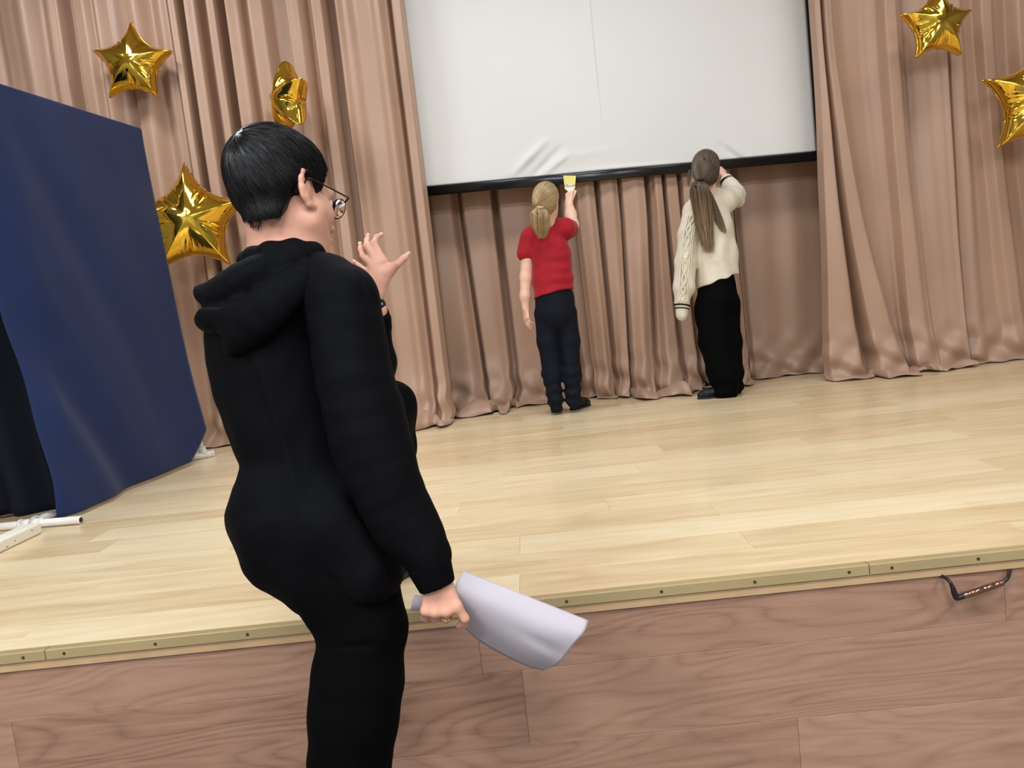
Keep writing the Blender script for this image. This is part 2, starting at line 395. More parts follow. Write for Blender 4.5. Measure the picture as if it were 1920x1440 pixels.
OFFS = {0: -0.08, 1: 0.545, 2: -0.08, 3: 0.537, 4: 0.22, 5: -0.30, 6: 0.85, 7: 0.40, 8: -0.15, 9: 0.55, 10: 0.112}
row, y = 0, 0.008
while y < SY1 - 0.02:
    off = OFFS.get(row, random.uniform(0, LB)); W = min(PW, SY1 - y)
    x = off - LB * math.ceil((off - SX0) / LB)
    while x < SX1:
        a, b = max(x, SX0), min(x + LB, SX1)
        if b - a > 0.02: place_plank(plank_mesh(b - a - 0.0004, W - 0.0004, 0.008, M['floor']), fl, (a, y, Z0 - 0.008))
        x += LB
    y += PW; row += 1
# stage front, clad in the same kind of boards
wf = tag(box('wall_front', (SX0, -0.002, 0.0), (SX1, 0.06, Z0 - 0.062), M['strip']), kind='structure')
wf['label'] = 'pinkish brown wood laminate front of the stage'
rows = [(Z0 - 0.173, Z0 - 0.0435, -0.19), (Z0 - 0.366, Z0 - 0.173, -0.095), (Z0 - 0.559, Z0 - 0.366, 0.56), (0.0, Z0 - 0.559, 0.1)]
for z0, z1, off in rows:
    x = off - 1.265 * math.ceil((off - SX0) / 1.265)
    while x < SX1:
        a, b = max(x, SX0), min(x + 1.265, SX1)
        if b - a > 0.02: place_plank(plank_mesh(b - a - 0.0006, z1 - z0 - 0.0006, 0.008, M['front']), wf, (a, -0.002, z0), PI / 2)
        x += 1.265
# lip of the stage: metal-look angle profile in three lengths with screws, a wood strip below
def screw_mesh():
    V, Fc = tube_vf([(0, 0, 0), (0, -0.0016, 0)], 0.0038, 8); me = bpy.data.meshes.new('screw')
    me.from_pydata(V.tolist(), [], Fc); me.materials.append(M['screw']); me.update(); return me
SM = screw_mesh()
SCR = [ony(x, y, -0.024)[0] for x, y in ((43, 1230), (120, 1224), (291, 1207), (464, 1190), (640, 1170), (820, 1152), (940, 1140), (1062, 1124), (1240, 1106), (1415, 1090), (1592, 1071), (1672, 1063), (1834, 1045))]
TJ = [SX0, ony(85, 1230, -0.024)[0], ony(1630, 1066, -0.024)[0], SX1]
for i in range(3):
    a, b = TJ[i] + 0.0012, TJ[i + 1] - 0.0012
    top, bot = Z0 + 0.006, Z0 - 0.019
    prof = [(-0.024, bot), (-0.024, top - 0.0025), (-0.0215, top), (0.002, top - 0.001), (0.012, top - 0.0045), (0.0125, Z0 + 0.0003), (-0.0185, Z0 + 0.0003), (-0.0185, bot)]
    n = len(prof); V = [(a, p, q) for p, q in prof] + [(b, p, q) for p, q in prof]
    Fc = [(k, n + k, n + (k + 1) % n, (k + 1) % n) for k in range(n)] + [tuple(range(n)), tuple(range(2 * n - 1, n - 1, -1))]
    t = mk('trim_%d' % (i + 1), V, Fc, M['trim'], None, ((a + b) / 2, 0, bot), smooth=False)
    tag(t, kind='structure')
    for sx in SCR:
        if a < sx < b:
            o = bpy.data.objects.new('screw', SM); COL.objects.link(o); o.parent = t
            o.location = np.array((sx, -0.0239, Z0 - 0.0075)) - ORG[t.name]
tag(box('trim_4', (SX0, -0.0175, Z0 - 0.043), (SX1, 0.0, Z0 - 0.0005), M['strip'], bevel=0.001), kind='structure')

HX0, HX1, HY0, HY1 = -4.6, 4.8, -6.0, 4.6
tag(box('floor_hall', (HX0, HY0, -0.05), (HX1, -0.01, 0.0), M['hallfloor']), kind='structure')
tag(box('ceiling', (HX0, HY0, CEIL), (HX1, HY1, CEIL + 0.1), M['ceiling']), kind='structure')
tag(box('wall_back', (HX0, SY1 + 0.1, 0), (HX1, SY1 + 0.2, CEIL), M['wall']), kind='structure')
tag(box('wall_rear', (HX0, HY0 - 0.1, 0), (HX1, HY0, CEIL), M['wall']), kind='structure')
tag(box('wall_left', (HX0 - 0.1, HY0, 0), (HX0, HY1, CEIL), M['wall']), kind='structure')
tag(box('wall_right', (HX1, HY0, 0), (HX1 + 0.1, HY1, CEIL), M['wall']), kind='structure')
for i, (lx, ly) in enumerate(LAMPS):
    c = empty('ceiling_lamp', (lx, ly, CEIL - 0.08))
    tag(c, 'white rectangular ceiling panel lamp above the hall, out of the frame', 'lamp', 'ceiling panel lamps')
    box('housing', (lx - 0.62, ly - 0.32, CEIL - 0.07), (lx + 0.62, ly + 0.32, CEIL - 0.001), M['lampbody'], c)
    box('diffuser', (lx - 0.59, ly - 0.29, CEIL - 0.08), (lx + 0.59, ly + 0.29, CEIL - 0.0705), M['diffuser'], c)

# ------------------------------------------------------------------ curtains
def smst(t): return t * t * (3 - 2 * t)
def curtain(name, label, Yc, ytop, ybot, top, bot, ztop, seed, hem, seg=9, wrinkle=0.004, pw=1.0):
    """top / bot: (pixel column on image row ytop / ybot, depth offset) of each fold; hem: (pixel column on row ybot, forward spill in m, lift in m)"""
    r = np.random.default_rng(seed)
    XT = np.array([ony(a, ytop, Yc)[0] for a, _ in top]); OT = np.array([o for _, o in top]); zt = np.mean([ony(a, ytop, Yc)[2] for a, _ in top])
    zb = Z0
    if bot is None: XB, OB = XT.copy(), OT * 0.95
    else:
        XB = np.array([ony(a, ybot, Yc)[0] for a, _ in bot]); OB = np.array([o for _, o in bot])
    n = len(XT); U = []
    for i in range(n - 1):
        for k in range(seg): U.append(i + k / seg)
    U.append(n - 1.0); U = np.array(U); i0 = np.minimum(U.astype(int), n - 2); t = U - i0; ts = smst(t)
    mix = lambda A: A[i0] * (1 - ts) + A[i0 + 1] * ts
    lin = lambda A: A[i0] * (1 - t) + A[i0 + 1] * t
    xt, xb, ot, ob = lin(XT), lin(XB), mix(OT), mix(OB)
    hx = np.array([ony(a, ybot, Yc)[0] for a, _, _ in hem]); hs = np.interp(xb, hx, [b for _, b, _ in hem]); hl = np.interp(xb, hx, [c for _, _, c in hem])
    zs = np.concatenate([np.linspace(ztop, Z0 + 0.5, 36), np.linspace(Z0 + 0.48, Z0 + 0.012, 26)])
    rowsV = []
    ph = r.uniform(0, 6, 6)
    for z in zs:
        f = np.clip((zt - z) / (zt - zb), 0, 1.0)
        x = xt + (xb - xt) * f ** pw; o = ot + (ob - ot) * smst(f)
        low = np.clip(1 - (z - Z0) / 0.42, 0, 1) ** 2
        wv = wrinkle * (np.sin(x * 9 + z * 5 + ph[0]) + np.sin(x * 21 - z * 3.1 + ph[1]) * 0.6 + np.sin(z * 7 + 2.2 * np.sin(x * 6 + ph[2])) * 0.7)
        crump = low * 0.026 * (np.sin(x * 17 + z * 34 + ph[3]) + 0.8 * np.sin(x * 31 - z * 26 + ph[4]))
        yy = Yc + o + wv + crump - low * (0.02 + 0.35 * hs)
        rowsV.append(np.stack([x + crump * 0.6, yy, np.full_like(x, z)], 1))
    base = rowsV[-1]
    for s in np.linspace(0.12, 1, 8):                          # the hem spilling out over the boards
        x = base[:, 0] + s * hs * 0.25 * np.sin(base[:, 0] * 15 + ph[5])
        yy = base[:, 1] - s * hs
        zz = Z0 + 0.006 + hl * np.sin(PI * min(1, s * 1.0)) * (0.6 + 0.4 * np.sin(base[:, 0] * 23 + ph[2])) + 0.006 * s * (1 + np.sin(base[:, 0] * 40 + 5 * s + ph[1])) * np.minimum(1, hs * 20)
        rowsV.append(np.stack([x, yy, zz], 1))
    V = np.vstack(rowsV); m = len(U); nr = len(rowsV)
    q = np.arange(nr - 1)[:, None] * m + np.arange(m - 1)[None]
    Fc = np.stack([q, q + m, q + m + 1, q + 1], -1).reshape(-1, 4)
    o = mk(name, V, Fc, M['curtain'], None, (float(np.mean(xb)), Yc, Z0))
    md = o.modifiers.new('thick', 'SOLIDIFY'); md.thickness = 0.003; md.offset = 0
    return tag(o, label, 'curtain')
CT = 4.15
gap = lambda L_: [(a, o * 1.9 if o >= .045 else o * 1.25) for a, o in L_]
left_top = [(-420, .03), (-390, -.03), (-350, .03), (-310, -.03), (-270, .03), (-230, -.03), (-190, .03), (-150, -.03), (-110, .03), (-70, .0), (-45, -.03), (-15, .02), (0, .0), (22, -.01), (45, -.035), (76, .02), (97, -.045), (112, -.04), (122, .055), (133, .055), (141, -.03), (158, -.035), (172, -.005), (181, -.03), (203, .012), (226, .04), (234, -.03), (256, -.045), (281, .02), (301, -.02), (313, -.012), (318, .01), (324, -.06), (333, -.055), (340, .085), (346, .085), (351, -.05), (367, -.04), (377, .06), (387, .065), (393, -.05), (404, -.045), (411, .095), (421, .095), (427, -.05), (444, -.035), (461, .03), (470, -.045), (490, -.028), (507, .05), (534, .055), (541, -.045), (556, -.033), (577, .03), (588, -.05), (603, -.045), (609, .085), (620, .085), (628, .0), (646, -.02), (671, -.05), (691, -.05), (707, -.03), (724, .005), (731, .04), (738, -.05), (751, -.045), (758, .02), (752, .08)]
curtain('stage_curtain', 'dusty pink satin curtain left of the projection screen, hung with three gold stars', 3.31, 5, 780, [(a, o * 1.3) for a, o in left_top], None, CT, 3,
        [(0, .02, .0), (400, .03, .01), (600, .04, .01), (720, .05, .02), (780, .12, .07), (805, .17, .11), (835, .17, .12), (850, .06, .03), (1000, .02, 0)])
cl_top = [(765, .03), (790, .02), (815, -.03), (845, -.03), (860, .03), (865, .05), (871, -.035), (900, -.04), (922, -.03), (928, .05), (933, .06), (939, -.03), (975, -.03), (1010, -.01), (1040, .0), (1049, .05), (1056, -.02), (1072, -.03), (1082, .05)]
cl_bot = [(800, .03), (825, .03), (850, -.04), (890, -.05), (912, .0), (917, .05), (923, -.05), (945, -.05), (960, -.03), (968, .06), (973, .06), (980, -.02), (1015, -.02), (1055, .0), (1083, .0), (1093, .05), (1105, -.03), (1132, -.02), (1147, .04)]
curtain('backdrop_curtain', 'dusty pink curtain below the screen behind the child in red', 3.76, 400, 742, gap(cl_top), gap(cl_bot), CT, 11,
        [(800, .03, .0), (855, .04, .02), (880, .24, .09), (930, .28, .10), (962, .20, .07), (985, .04, .01), (1000, .10, .03), (1030, .06, .02), (1090, .03, .0), (1120, .05, .02), (1147, .04, .02)])
cm_top = [(1078, .03), (1086, -.02), (1105, -.035), (1117, -.02), (1122, .05), (1130, -.025), (1150, -.035), (1161, -.02), (1165, .04), (1171, -.03), (1195, -.045), (1210, -.035), (1217, .05), (1225, .0), (1232, -.04), (1243, -.035), (1248, .045), (1254, -.03), (1272, -.03), (1278, .04), (1285, -.02), (1310, -.03), (1340, -.01), (1368, -.02), (1378, .03), (1381, .06)]
cm_bot = [(1118, .03), (1128, .0), (1142, -.035), (1150, -.0), (1156, .06), (1165, .03), (1172, .0), (1180, -.01), (1184, .05), (1190, -.05), (1205, -.08), (1222, -.04), (1230, .03), (1238, -.02), (1252, -.07), (1272, -.06), (1284, .02), (1290, -.03), (1308, -.05), (1316, .03), (1324, .0), (1350, -.03), (1372, -.01), (1394, -.05), (1405, -.02), (1410, .06)]
curtain('backdrop_curtain', 'dusty pink pleated curtain below the screen between the two children', 3.58, 400, 735, gap(cm_top), gap(cm_bot), CT, 21,
        [(1118, .03, .0), (1150, .06, .03), (1180, .05, .03), (1200, .16, .08), (1230, .22, .11), (1270, .18, .08), (1300, .07, .03), (1345, .10, .05), (1400, .06, .03)])
cr_top = [(1379, .03), (1392, .0), (1420, -.01), (1450, .0), (1485, -.012), (1520, .0), (1560, .0), (1610, .02)]
curtain('backdrop_curtain', 'smooth flat dusty pink curtain below the screen right of the child in the cream sweater', 3.76, 400, 700, cr_top, [(1408, .03), (1418, .0), (1440, -.012), (1470, .0), (1505, -.015), (1540, .0), (1580, .0), (1630, .02)], CT, 31,
        [(1400, .02, .0), (1450, .04, .02), (1500, .03, .01), (1640, .02, 0)], wrinkle=0.003)
rt_top = [(1534, .10), (1522, .04), (1524, -.03), (1532, -.04), (1537, .05), (1542, -.04), (1553, -.035), (1562, .02), (1585, .035), (1608, .035), (1622, .03), (1640, .02), (1652, -.05), (1668, -.05), (1679, -.03), (1686, .04), (1700, .02), (1730, .0), (1752, -.02), (1764, -.03), (1769, .06), (1777, -.005), (1795, -.02), (1808, .015), (1826, .025), (1835, -.03), (1850, -.03), (1866, .02), (1888, .035), (1903, -.03), (1918, -.03), (1940, .03), (1965, -.03), (2000, .03)]
rt_bot = [(1552, .08), (1545, .04), (1550, -.03), (1605, -.05), (1634, .10), (1645, -.04), (1688, -.06), (1694, .04), (1696, .055), (1699, .055), (1702, .05), (1706, .03), (1710, -.04), (1735, -.05), (1750, -.035), (1756, -.02), (1762, -.02), (1780, -.025), (1800, -.03), (1808, -.035), (1813, .06), (1822, .02), (1840, .0), (1860, .01), (1885, .01), (1908, -.03), (1922, -.03), (1940, .02), (1960, .03), (1975, -.03), (1990, -.03), (2010, .03), (2030, -.03), (2060, .03)]
curtain('stage_curtain', 'dusty pink satin curtain right of the projection screen, hung with two gold stars', 3.30, 5, 690, [(a, o * 1.2) for a, o in rt_top], [(a, o * 1.2) for a, o in rt_bot], CT, 41,
        [(1545, .05, .02), (1600, .10, .03), (1680, .15, .05), (1740, .10, .04), (1800, .09, .04), (1850, .02, .01), (2000, .03, .01)], pw=1.9)

# ------------------------------------------------------------------ projection screen
YS0, YS1 = 3.46, 3.52
A = ony(770, 352, YS0); B = ony(1545, 282, YS1)
BL, BR = ony(770, 374, YS0), ony(1545, 299, YS1)
ps = empty('projection_screen', (A + B) / 2); tag(ps, 'large white projection screen with black bottom bar between the curtains', 'projection screen')
ux = (B - A) / np.linalg.norm(B - A); hb = 0.064
uz = np.array([0, 0, 1.0]); uy = np.cross(uz, ux); uy /= np.linalg.norm(uy); uz2 = np.cross(ux, uy)
A0 = A - ux * 0.05; LEN = np.linalg.norm(B - A0)
prof = []
for k in range(16):
    a = 2 * PI * k / 16; c, s_ = math.cos(a), math.sin(a); e = 0.55
    prof.append((0.022 * math.copysign(abs(c) ** e, c), -hb / 2 + hb / 2 * math.copysign(abs(s_) ** e, s_)))
V = [A0 + uy * p + uz2 * q for p, q in prof] + [A0 + ux * LEN + uy * p + uz2 * q for p, q in prof]; n = 16
mk('bottom_bar', V, [(k, (k + 1) % n, n + (k + 1) % n, n + k) for k in range(n)] + [tuple(range(n - 1, -1, -1)), tuple(range(n, 2 * n))], M['blackbar'], ps)
V = [A0 + ux * (LEN + t) + uy * p * 1.06 + uz2 * ((q + hb / 2) * 1.06 - hb / 2) for t in (-0.004, 0.012) for p, q in prof]
mk('end_cap', V, [(k, (k + 1) % n, n + (k + 1) % n, n + k) for k in range(n)] + [tuple(range(n - 1, -1, -1)), tuple(range(n, 2 * n))], M['blackcloth'], ps)
HS = CT - A[2]; nx, nz = 150, 90
fabR = LEN - 0.05
uu, vv = np.meshgrid(np.linspace(0, fabR, nx), np.concatenate([np.linspace(0, 0.45, 60), np.linspace(0.47, HS, 30)]))
def crease(px, py, qx, qy, wdt, amp):
    a, b = ony(px, py, 3.49), ony(qx, qy, 3.49); ax, az = (a - A0) @ ux, a[2] - A0[2]; bx, bz = (b - A0) @ ux, b[2] - A0[2]
    d = np.array([bx - ax, bz - az]); L = np.linalg.norm(d); d /= L
    s_ = ((uu - ax) * d[0] + (vv - az) * d[1]); t_ = (-(uu - ax) * d[1] + (vv - az) * d[0])
    return amp * np.exp(-(t_ / wdt) ** 2) * np.clip(1 - np.abs(s_ / L - 0.5) * 2, 0, 1) ** 0.7
dep = 0.003 * np.sin(uu * 4.1 + vv * 2) + crease(955, 330, 1030, 252, 0.022, -0.022) + crease(990, 335, 1060, 262, 0.018, 0.016) + crease(1010, 330, 1075, 275, 0.014, -0.012) + crease(1345, 250, 1395, 292, 0.018, 0.016) + crease(1362, 252, 1410, 290, 0.014, -0.012) + crease(1040, 318, 1300, 290, 0.012, -0.006) + crease(1000, 305, 1180, 262, 0.03, -0.004)
V = (A0 + uu[..., None] * ux + vv[..., None] * uz + dep[..., None] * uy).reshape(-1, 3)
q = np.arange(vv.shape[0] - 1)[:, None] * nx + np.arange(nx - 1)[None]
o = mk('fabric', V, np.stack([q, q + 1, q + nx + 1, q + nx], -1).reshape(-1, 4), M['screen'], ps)
md = o.modifiers.new('thick', 'SOLIDIFY'); md.thickness = 0.002; md.offset = 1
e0, e1 = fabR, LEN - 0.012
V = [A0 + ux * a + uz * b + uy * c for c in (0.004, 0.008) for a, b in ((e0, 0), (e1, 0), (e1 - 0.0, HS), (e0, HS))]
mk('side_border', V, BOXF, M['blackcloth'], ps, smooth=False)
sx = (ony(1124, 150, 3.48) - A0) @ ux
V = [A0 + ux * (sx + a) + uz * b + uy * c for c in (-0.0042, -0.002) for a, b in ((-0.0012, 0.01), (0.0012, 0.01), (0.0012, HS), (-0.0012, HS))]
mk('seam', V, BOXF, M['seam'], ps, smooth=False)

# ------------------------------------------------------------------ gold star balloons
def star_mesh(R, T, seed):
    r = np.random.default_rng(seed); NT, NR = 160, 22
    tip = [(R * math.cos(PI / 2 + 2 * PI * k / 5), R * math.sin(PI / 2 + 2 * PI * k / 5)) for k in range(5)]
    inn = [(R * 0.56 * math.cos(PI / 2 + PI / 5 + 2 * PI * k / 5), R * 0.56 * math.sin(PI / 2 + PI / 5 + 2 * PI * k / 5)) for k in range(5)]
    out = []
    for k in range(5):
        a, m_, b = np.array(tip[k]), np.array(inn[k]), np.array(tip[(k + 1) % 5])
        for j in range(NT // 5):
            t = j / (NT // 5)                                    # rounded concave side between two tips
            w_ = 1.7; out.append(((1 - t) ** 2 * a + 2 * w_ * t * (1 - t) * (m_ * 0.82) + t * t * b) / ((1 - t) ** 2 + 2 * w_ * t * (1 - t) + t * t))
    out = np.array(out)
    seg_a, seg_b = out, np.roll(out, -1, 0)
    def dist(p):
        ba = seg_b - seg_a; pa = p[:, None, :] - seg_a[None]
        t = np.clip((pa * ba).sum(-1) / (ba * ba).sum(-1), 0, 1); q = pa - t[..., None] * ba
        return np.sqrt((q * q).sum(-1)).min(1)
    ss = np.sin(np.linspace(0, 1, NR + 1)[1:] * PI / 2)
    pts = np.vstack([[(0, 0)]] + [out * s for s in ss]); d = dist(pts); dm = d[0]
    hgt = T * np.sqrt(np.clip(1 - (1 - np.clip(d / dm, 0, 1)) ** 2.0, 0, 1))
    th = np.arctan2(pts[:, 1], pts[:, 0]); rad = np.hypot(pts[:, 0], pts[:, 1]) / R
    edge = np.exp(-(d / (0.16 * R)) ** 2)
    valley = (0.5 + 0.5 * np.cos(5 * (th - PI / 2 - PI / 5))) ** 2
    hgt = hgt * (1 + edge * valley * 0.42 * np.sin(th * 95 + 3 * np.sin(th * 9 + seed)) * (d > 1e-6)) + edge * 0.0
    hgt -= 0.10 * T * np.exp(-((rad - 0.40) / 0.16) ** 2) * valley
    n1 = len(pts); V = np.vstack([np.column_stack([pts[:, 0], -hgt, pts[:, 1]]), np.column_stack([pts[:, 0], hgt, pts[:, 1]])])
    V[:, 0] += 0.002 * np.sin(V[:, 2] * 40); Fc = []
    for side in (0, 1):
        b = side * n1; fl_ = side == 1
        for j in range(NT):
            f = (b, b + 1 + j, b + 1 + (j + 1) % NT); Fc.append(f if not fl_ else f[::-1])
        for i in range(NR - 1):
            for j in range(NT):
                a = b + 1 + i * NT + j; c = b + 1 + i * NT + (j + 1) % NT
                f = (a, a + NT, c + NT, c); Fc.append(f if not fl_ else f[::-1])
    # flat welded seam round the rim
    rim = len(V); o2 = out * 1.018
    rim_pts = np.column_stack([o2[:, 0], np.zeros(len(o2)), o2[:, 1]]); V = np.vstack([V, rim_pts])
    last = 1 + (NR - 1) * NT
    for j in range(NT):
        j2 = (j + 1) % NT; Fc.append((last + j, rim + j, rim + j2, last + j2)); Fc.append((n1 + last + j, n1 + last + j2, rim + j2, rim + j))
    return V, Fc
def balloon(px, py, y, R, T, yaw, pitch, roll, label, seed):
    c = ony(px, py, y); V, Fc = star_mesh(R, T, seed)
    Rm = np.array(Matrix.Rotation(yaw, 3, 'Z') @ Matrix.Rotation(pitch, 3, 'X') @ Matrix.Rotation(roll, 3, 'Y'))
    o = mk('star_balloon', V @ Rm.T + c, Fc, M['gold'], None, c)
    tag(o, label, 'balloon', 'gold foil star balloons on the curtains')
    ax = Rm @ np.array([0, 0, 1.0]); tailp = c + Rm @ np.array([0, 0.0, -R * 0.47])
    V, Fc = box_vf((-0.012, -0.0008, -0.035), (0.012, 0.0008, 0.01)); mk('filling_tail', V @ Rm.T + tailp, Fc, M['gold'], o, smooth=False)
    return o
balloon(250, 120, 3.14, 0.25, 0.10, 0.06, -0.05, 0.10, 'whole gold star balloon high on the left, just above the navy cloth screen', 1)
balloon(541, 186, 3.03, 0.22, 0.10, -0.92, -0.05, 0.03, 'gold star balloon turned edge-on, right above the dark-haired man', 2)
balloon(358, 414, 3.00, 0.345, 0.15, 0.22, 0.0, 0.03, 'largest gold star balloon, between the navy cloth and the dark-haired man', 3)
balloon(1756, 47, 3.06, 0.228, 0.095, 0.05, -0.05, 0.04, 'gold star balloon at the top edge on the right curtain', 4)
balloon(1950, 186, 3.03, 0.345, 0.13, -0.12, 0.0, 0.15, 'gold star balloon cut off by the right edge of the picture', 5)

# ------------------------------------------------------------------ navy cloth screen on a white pipe frame
PR = 0.017
NP, FP = np.array([-2.17, 1.80, Z0]), np.array([-2.06, 2.78, Z0])
fr = empty('pipe_frame', (NP + FP) / 2); tag(fr, 'white plastic pipe stand holding up the navy cloth, feet on the stage', 'stand')
def pipe(a, b): return tube('pipe', [a, b], PR, M['pvc'], fr, seg=14)
ZP = Z0 + PR + 0.001
up3 = lambda p, z: np.array([p[0], p[1], z])
pipe(up3(NP, ZP), up3(NP, 2.53)); pipe(up3(FP, ZP), up3(FP, 2.59))
pipe(up3(NP, 2.53), up3(FP, 2.59)); pipe(up3(NP, ZP + 0.002), up3(FP, ZP + 0.002))
E1 = np.array([-1.925, 1.375, ZP]); NJ = np.array([-2.15, 1.40, ZP]); pipe(np.array([-2.62, 1.44, ZP]), E1); pipe(NJ, up3(NP, ZP))
E2 = np.array([-1.955, 2.86, ZP]); pipe(up3(FP, ZP), E2); pipe(np.array([-1.985, 2.85, ZP]), np.array([-2.035, 2.79, 0.98])); pipe(up3(FP, ZP), np.array([-2.35, 2.86, ZP]))
pipe(up3(NP, ZP), np.array([-3.3, 1.40, ZP])); pipe(up3(NP, 2.53), np.array([-3.3, 1.40, 2.53])); pipe(np.array([-3.3, 1.40, ZP]), np.array([-3.3, 1.40, 2.53]))
V, Fc = tube_vf([E1 - np.array([0.0006, 0, 0]), E1 + np.array([0.0012, -0.0001, 0])], 0.0115, 12); mk('pipe_bore', V, Fc, M['sole'], fr)
for c, dirs in ((NJ, [(1, -0.12, 0), (-1, 0.12, 0), (-0.2, 1, 0)]), (np.array([-1.985, 2.845, ZP]), [(1, 0.6, 0), (-1, -0.6, 0), (-.19, -.22, 1)])):
    parts = []
    for d in dirs:
        d = np.array(d, float); d /= np.linalg.norm(d); parts.append(tube_vf([c, c + d * 0.045], [PR * 1.28, PR * 1.28], 14)); parts.append(tube_vf([c + d * 0.045, c + d * 0.052], [PR * 1.42, PR * 1.42], 14))
    V, Fc = join_vf(parts); mk('joint', V, Fc, M['pvc'], fr)
b0 = box('white_batten', (-2.105, 0.55, Z0), (-2.035, 1.285, Z0 + 0.046), M['whitewood'], bevel=0.008)
tag(b0, 'white painted batten with nail holes lying on the stage at the left edge', 'batten')
for k, (yy, zz) in enumerate(((1.11, 0.02), (1.06, 0.012), (1.22, 0.03), (0.93, 0.022))):
    V, Fc = tube_vf([(-2.0355, yy, Z0 + zz), (-2.0345, yy, Z0 + zz)], 0.003, 8); mk('nail_hole', V, Fc, M['screw'], b0)
def cloth(name, label, fn, nu, nv, mtl, org):
    u, v = np.meshgrid(np.linspace(0, 1, nu), np.linspace(0, 1, nv)); V = fn(u.ravel(), v.ravel())
    q = np.arange(nv - 1)[:, None] * nu + np.arange(nu - 1)[None]
    o = mk(name, V, np.stack([q, q + 1, q + nu + 1, q + nu], -1).reshape(-1, 4), mtl, None, org)
    m = o.modifiers.new('thick', 'SOLIDIFY'); m.thickness = 0.0025; m.offset = 0
    return tag(o, label, 'cloth')
def navy_fn(u, v):
    """u: near to far along the frame, v: rear hem, over the top rail (v=.12), down to the front hem"""
    top = 2.555 + 0.062 * u + 0.0
    hemz = Z0 + 0.015 + 0.012 * u + 0.15 * np.clip((u - 0.86) / 0.14, 0, 1) ** 1.3
    t = np.clip((v - 0.12) / 0.88, 0, 1); back = v < 0.12
    y0, y1 = 1.47, 2.78
    y = y0 + (y1 - y0) * u
    flare = 0.02 + 0.075 * t ** 1.5 * (0.35 + 0.65 * u) + 0.02 * t
    # long soft folds pulled from the upper far corner down to the near foot
    s_ = u * 1.0 + (1 - t) * 0.85
    fold = 0.030 * np.sin(s_ * 13 - 1.0) * np.clip(1 - u * 1.15, 0, 1) * t ** 0.8 + 0.014 * np.sin(s_ * 25) * np.clip(1 - u * 1.6, 0, 1) * t + 0.012 * np.sin(u * 6 + 2.5 * t * 3) * t * t
    x = -2.125 + 0.065 * u + flare + fold - 0.055 * np.clip(1 - u / 0.12, 0, 1) ** 1.5 * np.sin(PI * np.clip(t, 0, 1)) 
    y = y - 0.02 * t + 0.05 * np.clip((u - 0.9) / 0.1, 0, 1) * t
    z = top + (hemz - top) * t
    x = np.where(back, -2.128 + 0.065 * u - 0.024, x); z = np.where(back, top - (0.12 - v) * 5.0, z)
    rim = (v > 0.08) & (v < 0.16)
    z = np.where(rim, top + 0.016 * np.cos((v - 0.12) / 0.04 * PI / 2), z)
    return np.stack([x, y, z], 1)
cloth('navy_cloth', 'navy blue cloth draped over the white pipe stand at the left', navy_fn, 90, 110, M['navy'], (-2.1, 2.1, Z0))
def shaded_fn(u, v):
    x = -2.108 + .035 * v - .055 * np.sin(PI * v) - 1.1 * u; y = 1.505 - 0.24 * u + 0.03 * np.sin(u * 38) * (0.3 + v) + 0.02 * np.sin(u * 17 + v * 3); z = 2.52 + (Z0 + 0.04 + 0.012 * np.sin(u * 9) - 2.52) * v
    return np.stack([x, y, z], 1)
cloth('shaded_cloth', 'second navy cloth panel, shade painted into its colour, at the left edge beside the lit navy cloth', shaded_fn, 90, 50, M['shadednavy'], (-2.7, 1.3, Z0))  # second panel of the cloth screen; its shade is in the material colour

# ------------------------------------------------------------------ cables
ac = empty('audio_cable', ony(1835, 1064, -0.05)); tag(ac, 'black cable with brown metal plug hanging below the stage edge at right', 'cable')
Q = lambda x, y, yy=-0.05: ony(x, y, yy)
tube('cable', smooth_path([ony(1764, 1079, -0.010), Q(1772, 1083, -0.030), Q(1781, 1091), Q(1786, 1104)], 12), 0.0042, M['blackcable'], ac, seg=10)
tube('angled_plug', smooth_path([Q(1785.5, 1098), Q(1788, 1108), Q(1791.5, 1117), Q(1794, 1120.5), Q(1798, 1120), Q(1806, 1117.5)], 20), np.interp(np.linspace(0, 1, 20), [0, .2, .7, 1], [.0045, .0065, .0075, .0068]), M['blackcable'], ac, seg=12)
a, b = Q(1805, 1117.5), Q(1881, 1092); L = b - a
prof = [(0, .0062), (.02, .0078), (.2, .0080), (.21, .0074), (.23, .0080), (.5, .0080), (.505, .0074), (.52, .0080), (.78, .0078), (.79, .0066), (.81, .0066), (.82, .0076), (.89, .0076), (.9, .006), (.92, .006), (.925, .0074), (.945, .0074), (.95, .006), (.965, .006), (.97, .0072), (.985, .0072), (1, .005)]
tube('metal_connector', [a + L * t for t, _ in prof], [r_ for _, r_ in prof], M['connector'], ac, seg=16)
tube('cable', smooth_path([Q(1880, 1092.3), Q(1887, 1086), Q(1891, 1079, -0.04), ony(1894, 1067, -0.010)], 14), 0.0046, M['blackcable'], ac, seg=10)
wz = Z0 + 0.003
wpts = [onz(*q, wz) for q in ((925, 775), (950, 770), (972, 762), (983, 752), (978, 742), (965, 740))]
tag(tube('white_wire', smooth_path(wpts, 30), 0.0022, M['whitecable'], None, wpts[2], seg=6), 'thin white wire curled out from under the curtain left of the child in red', 'wire')

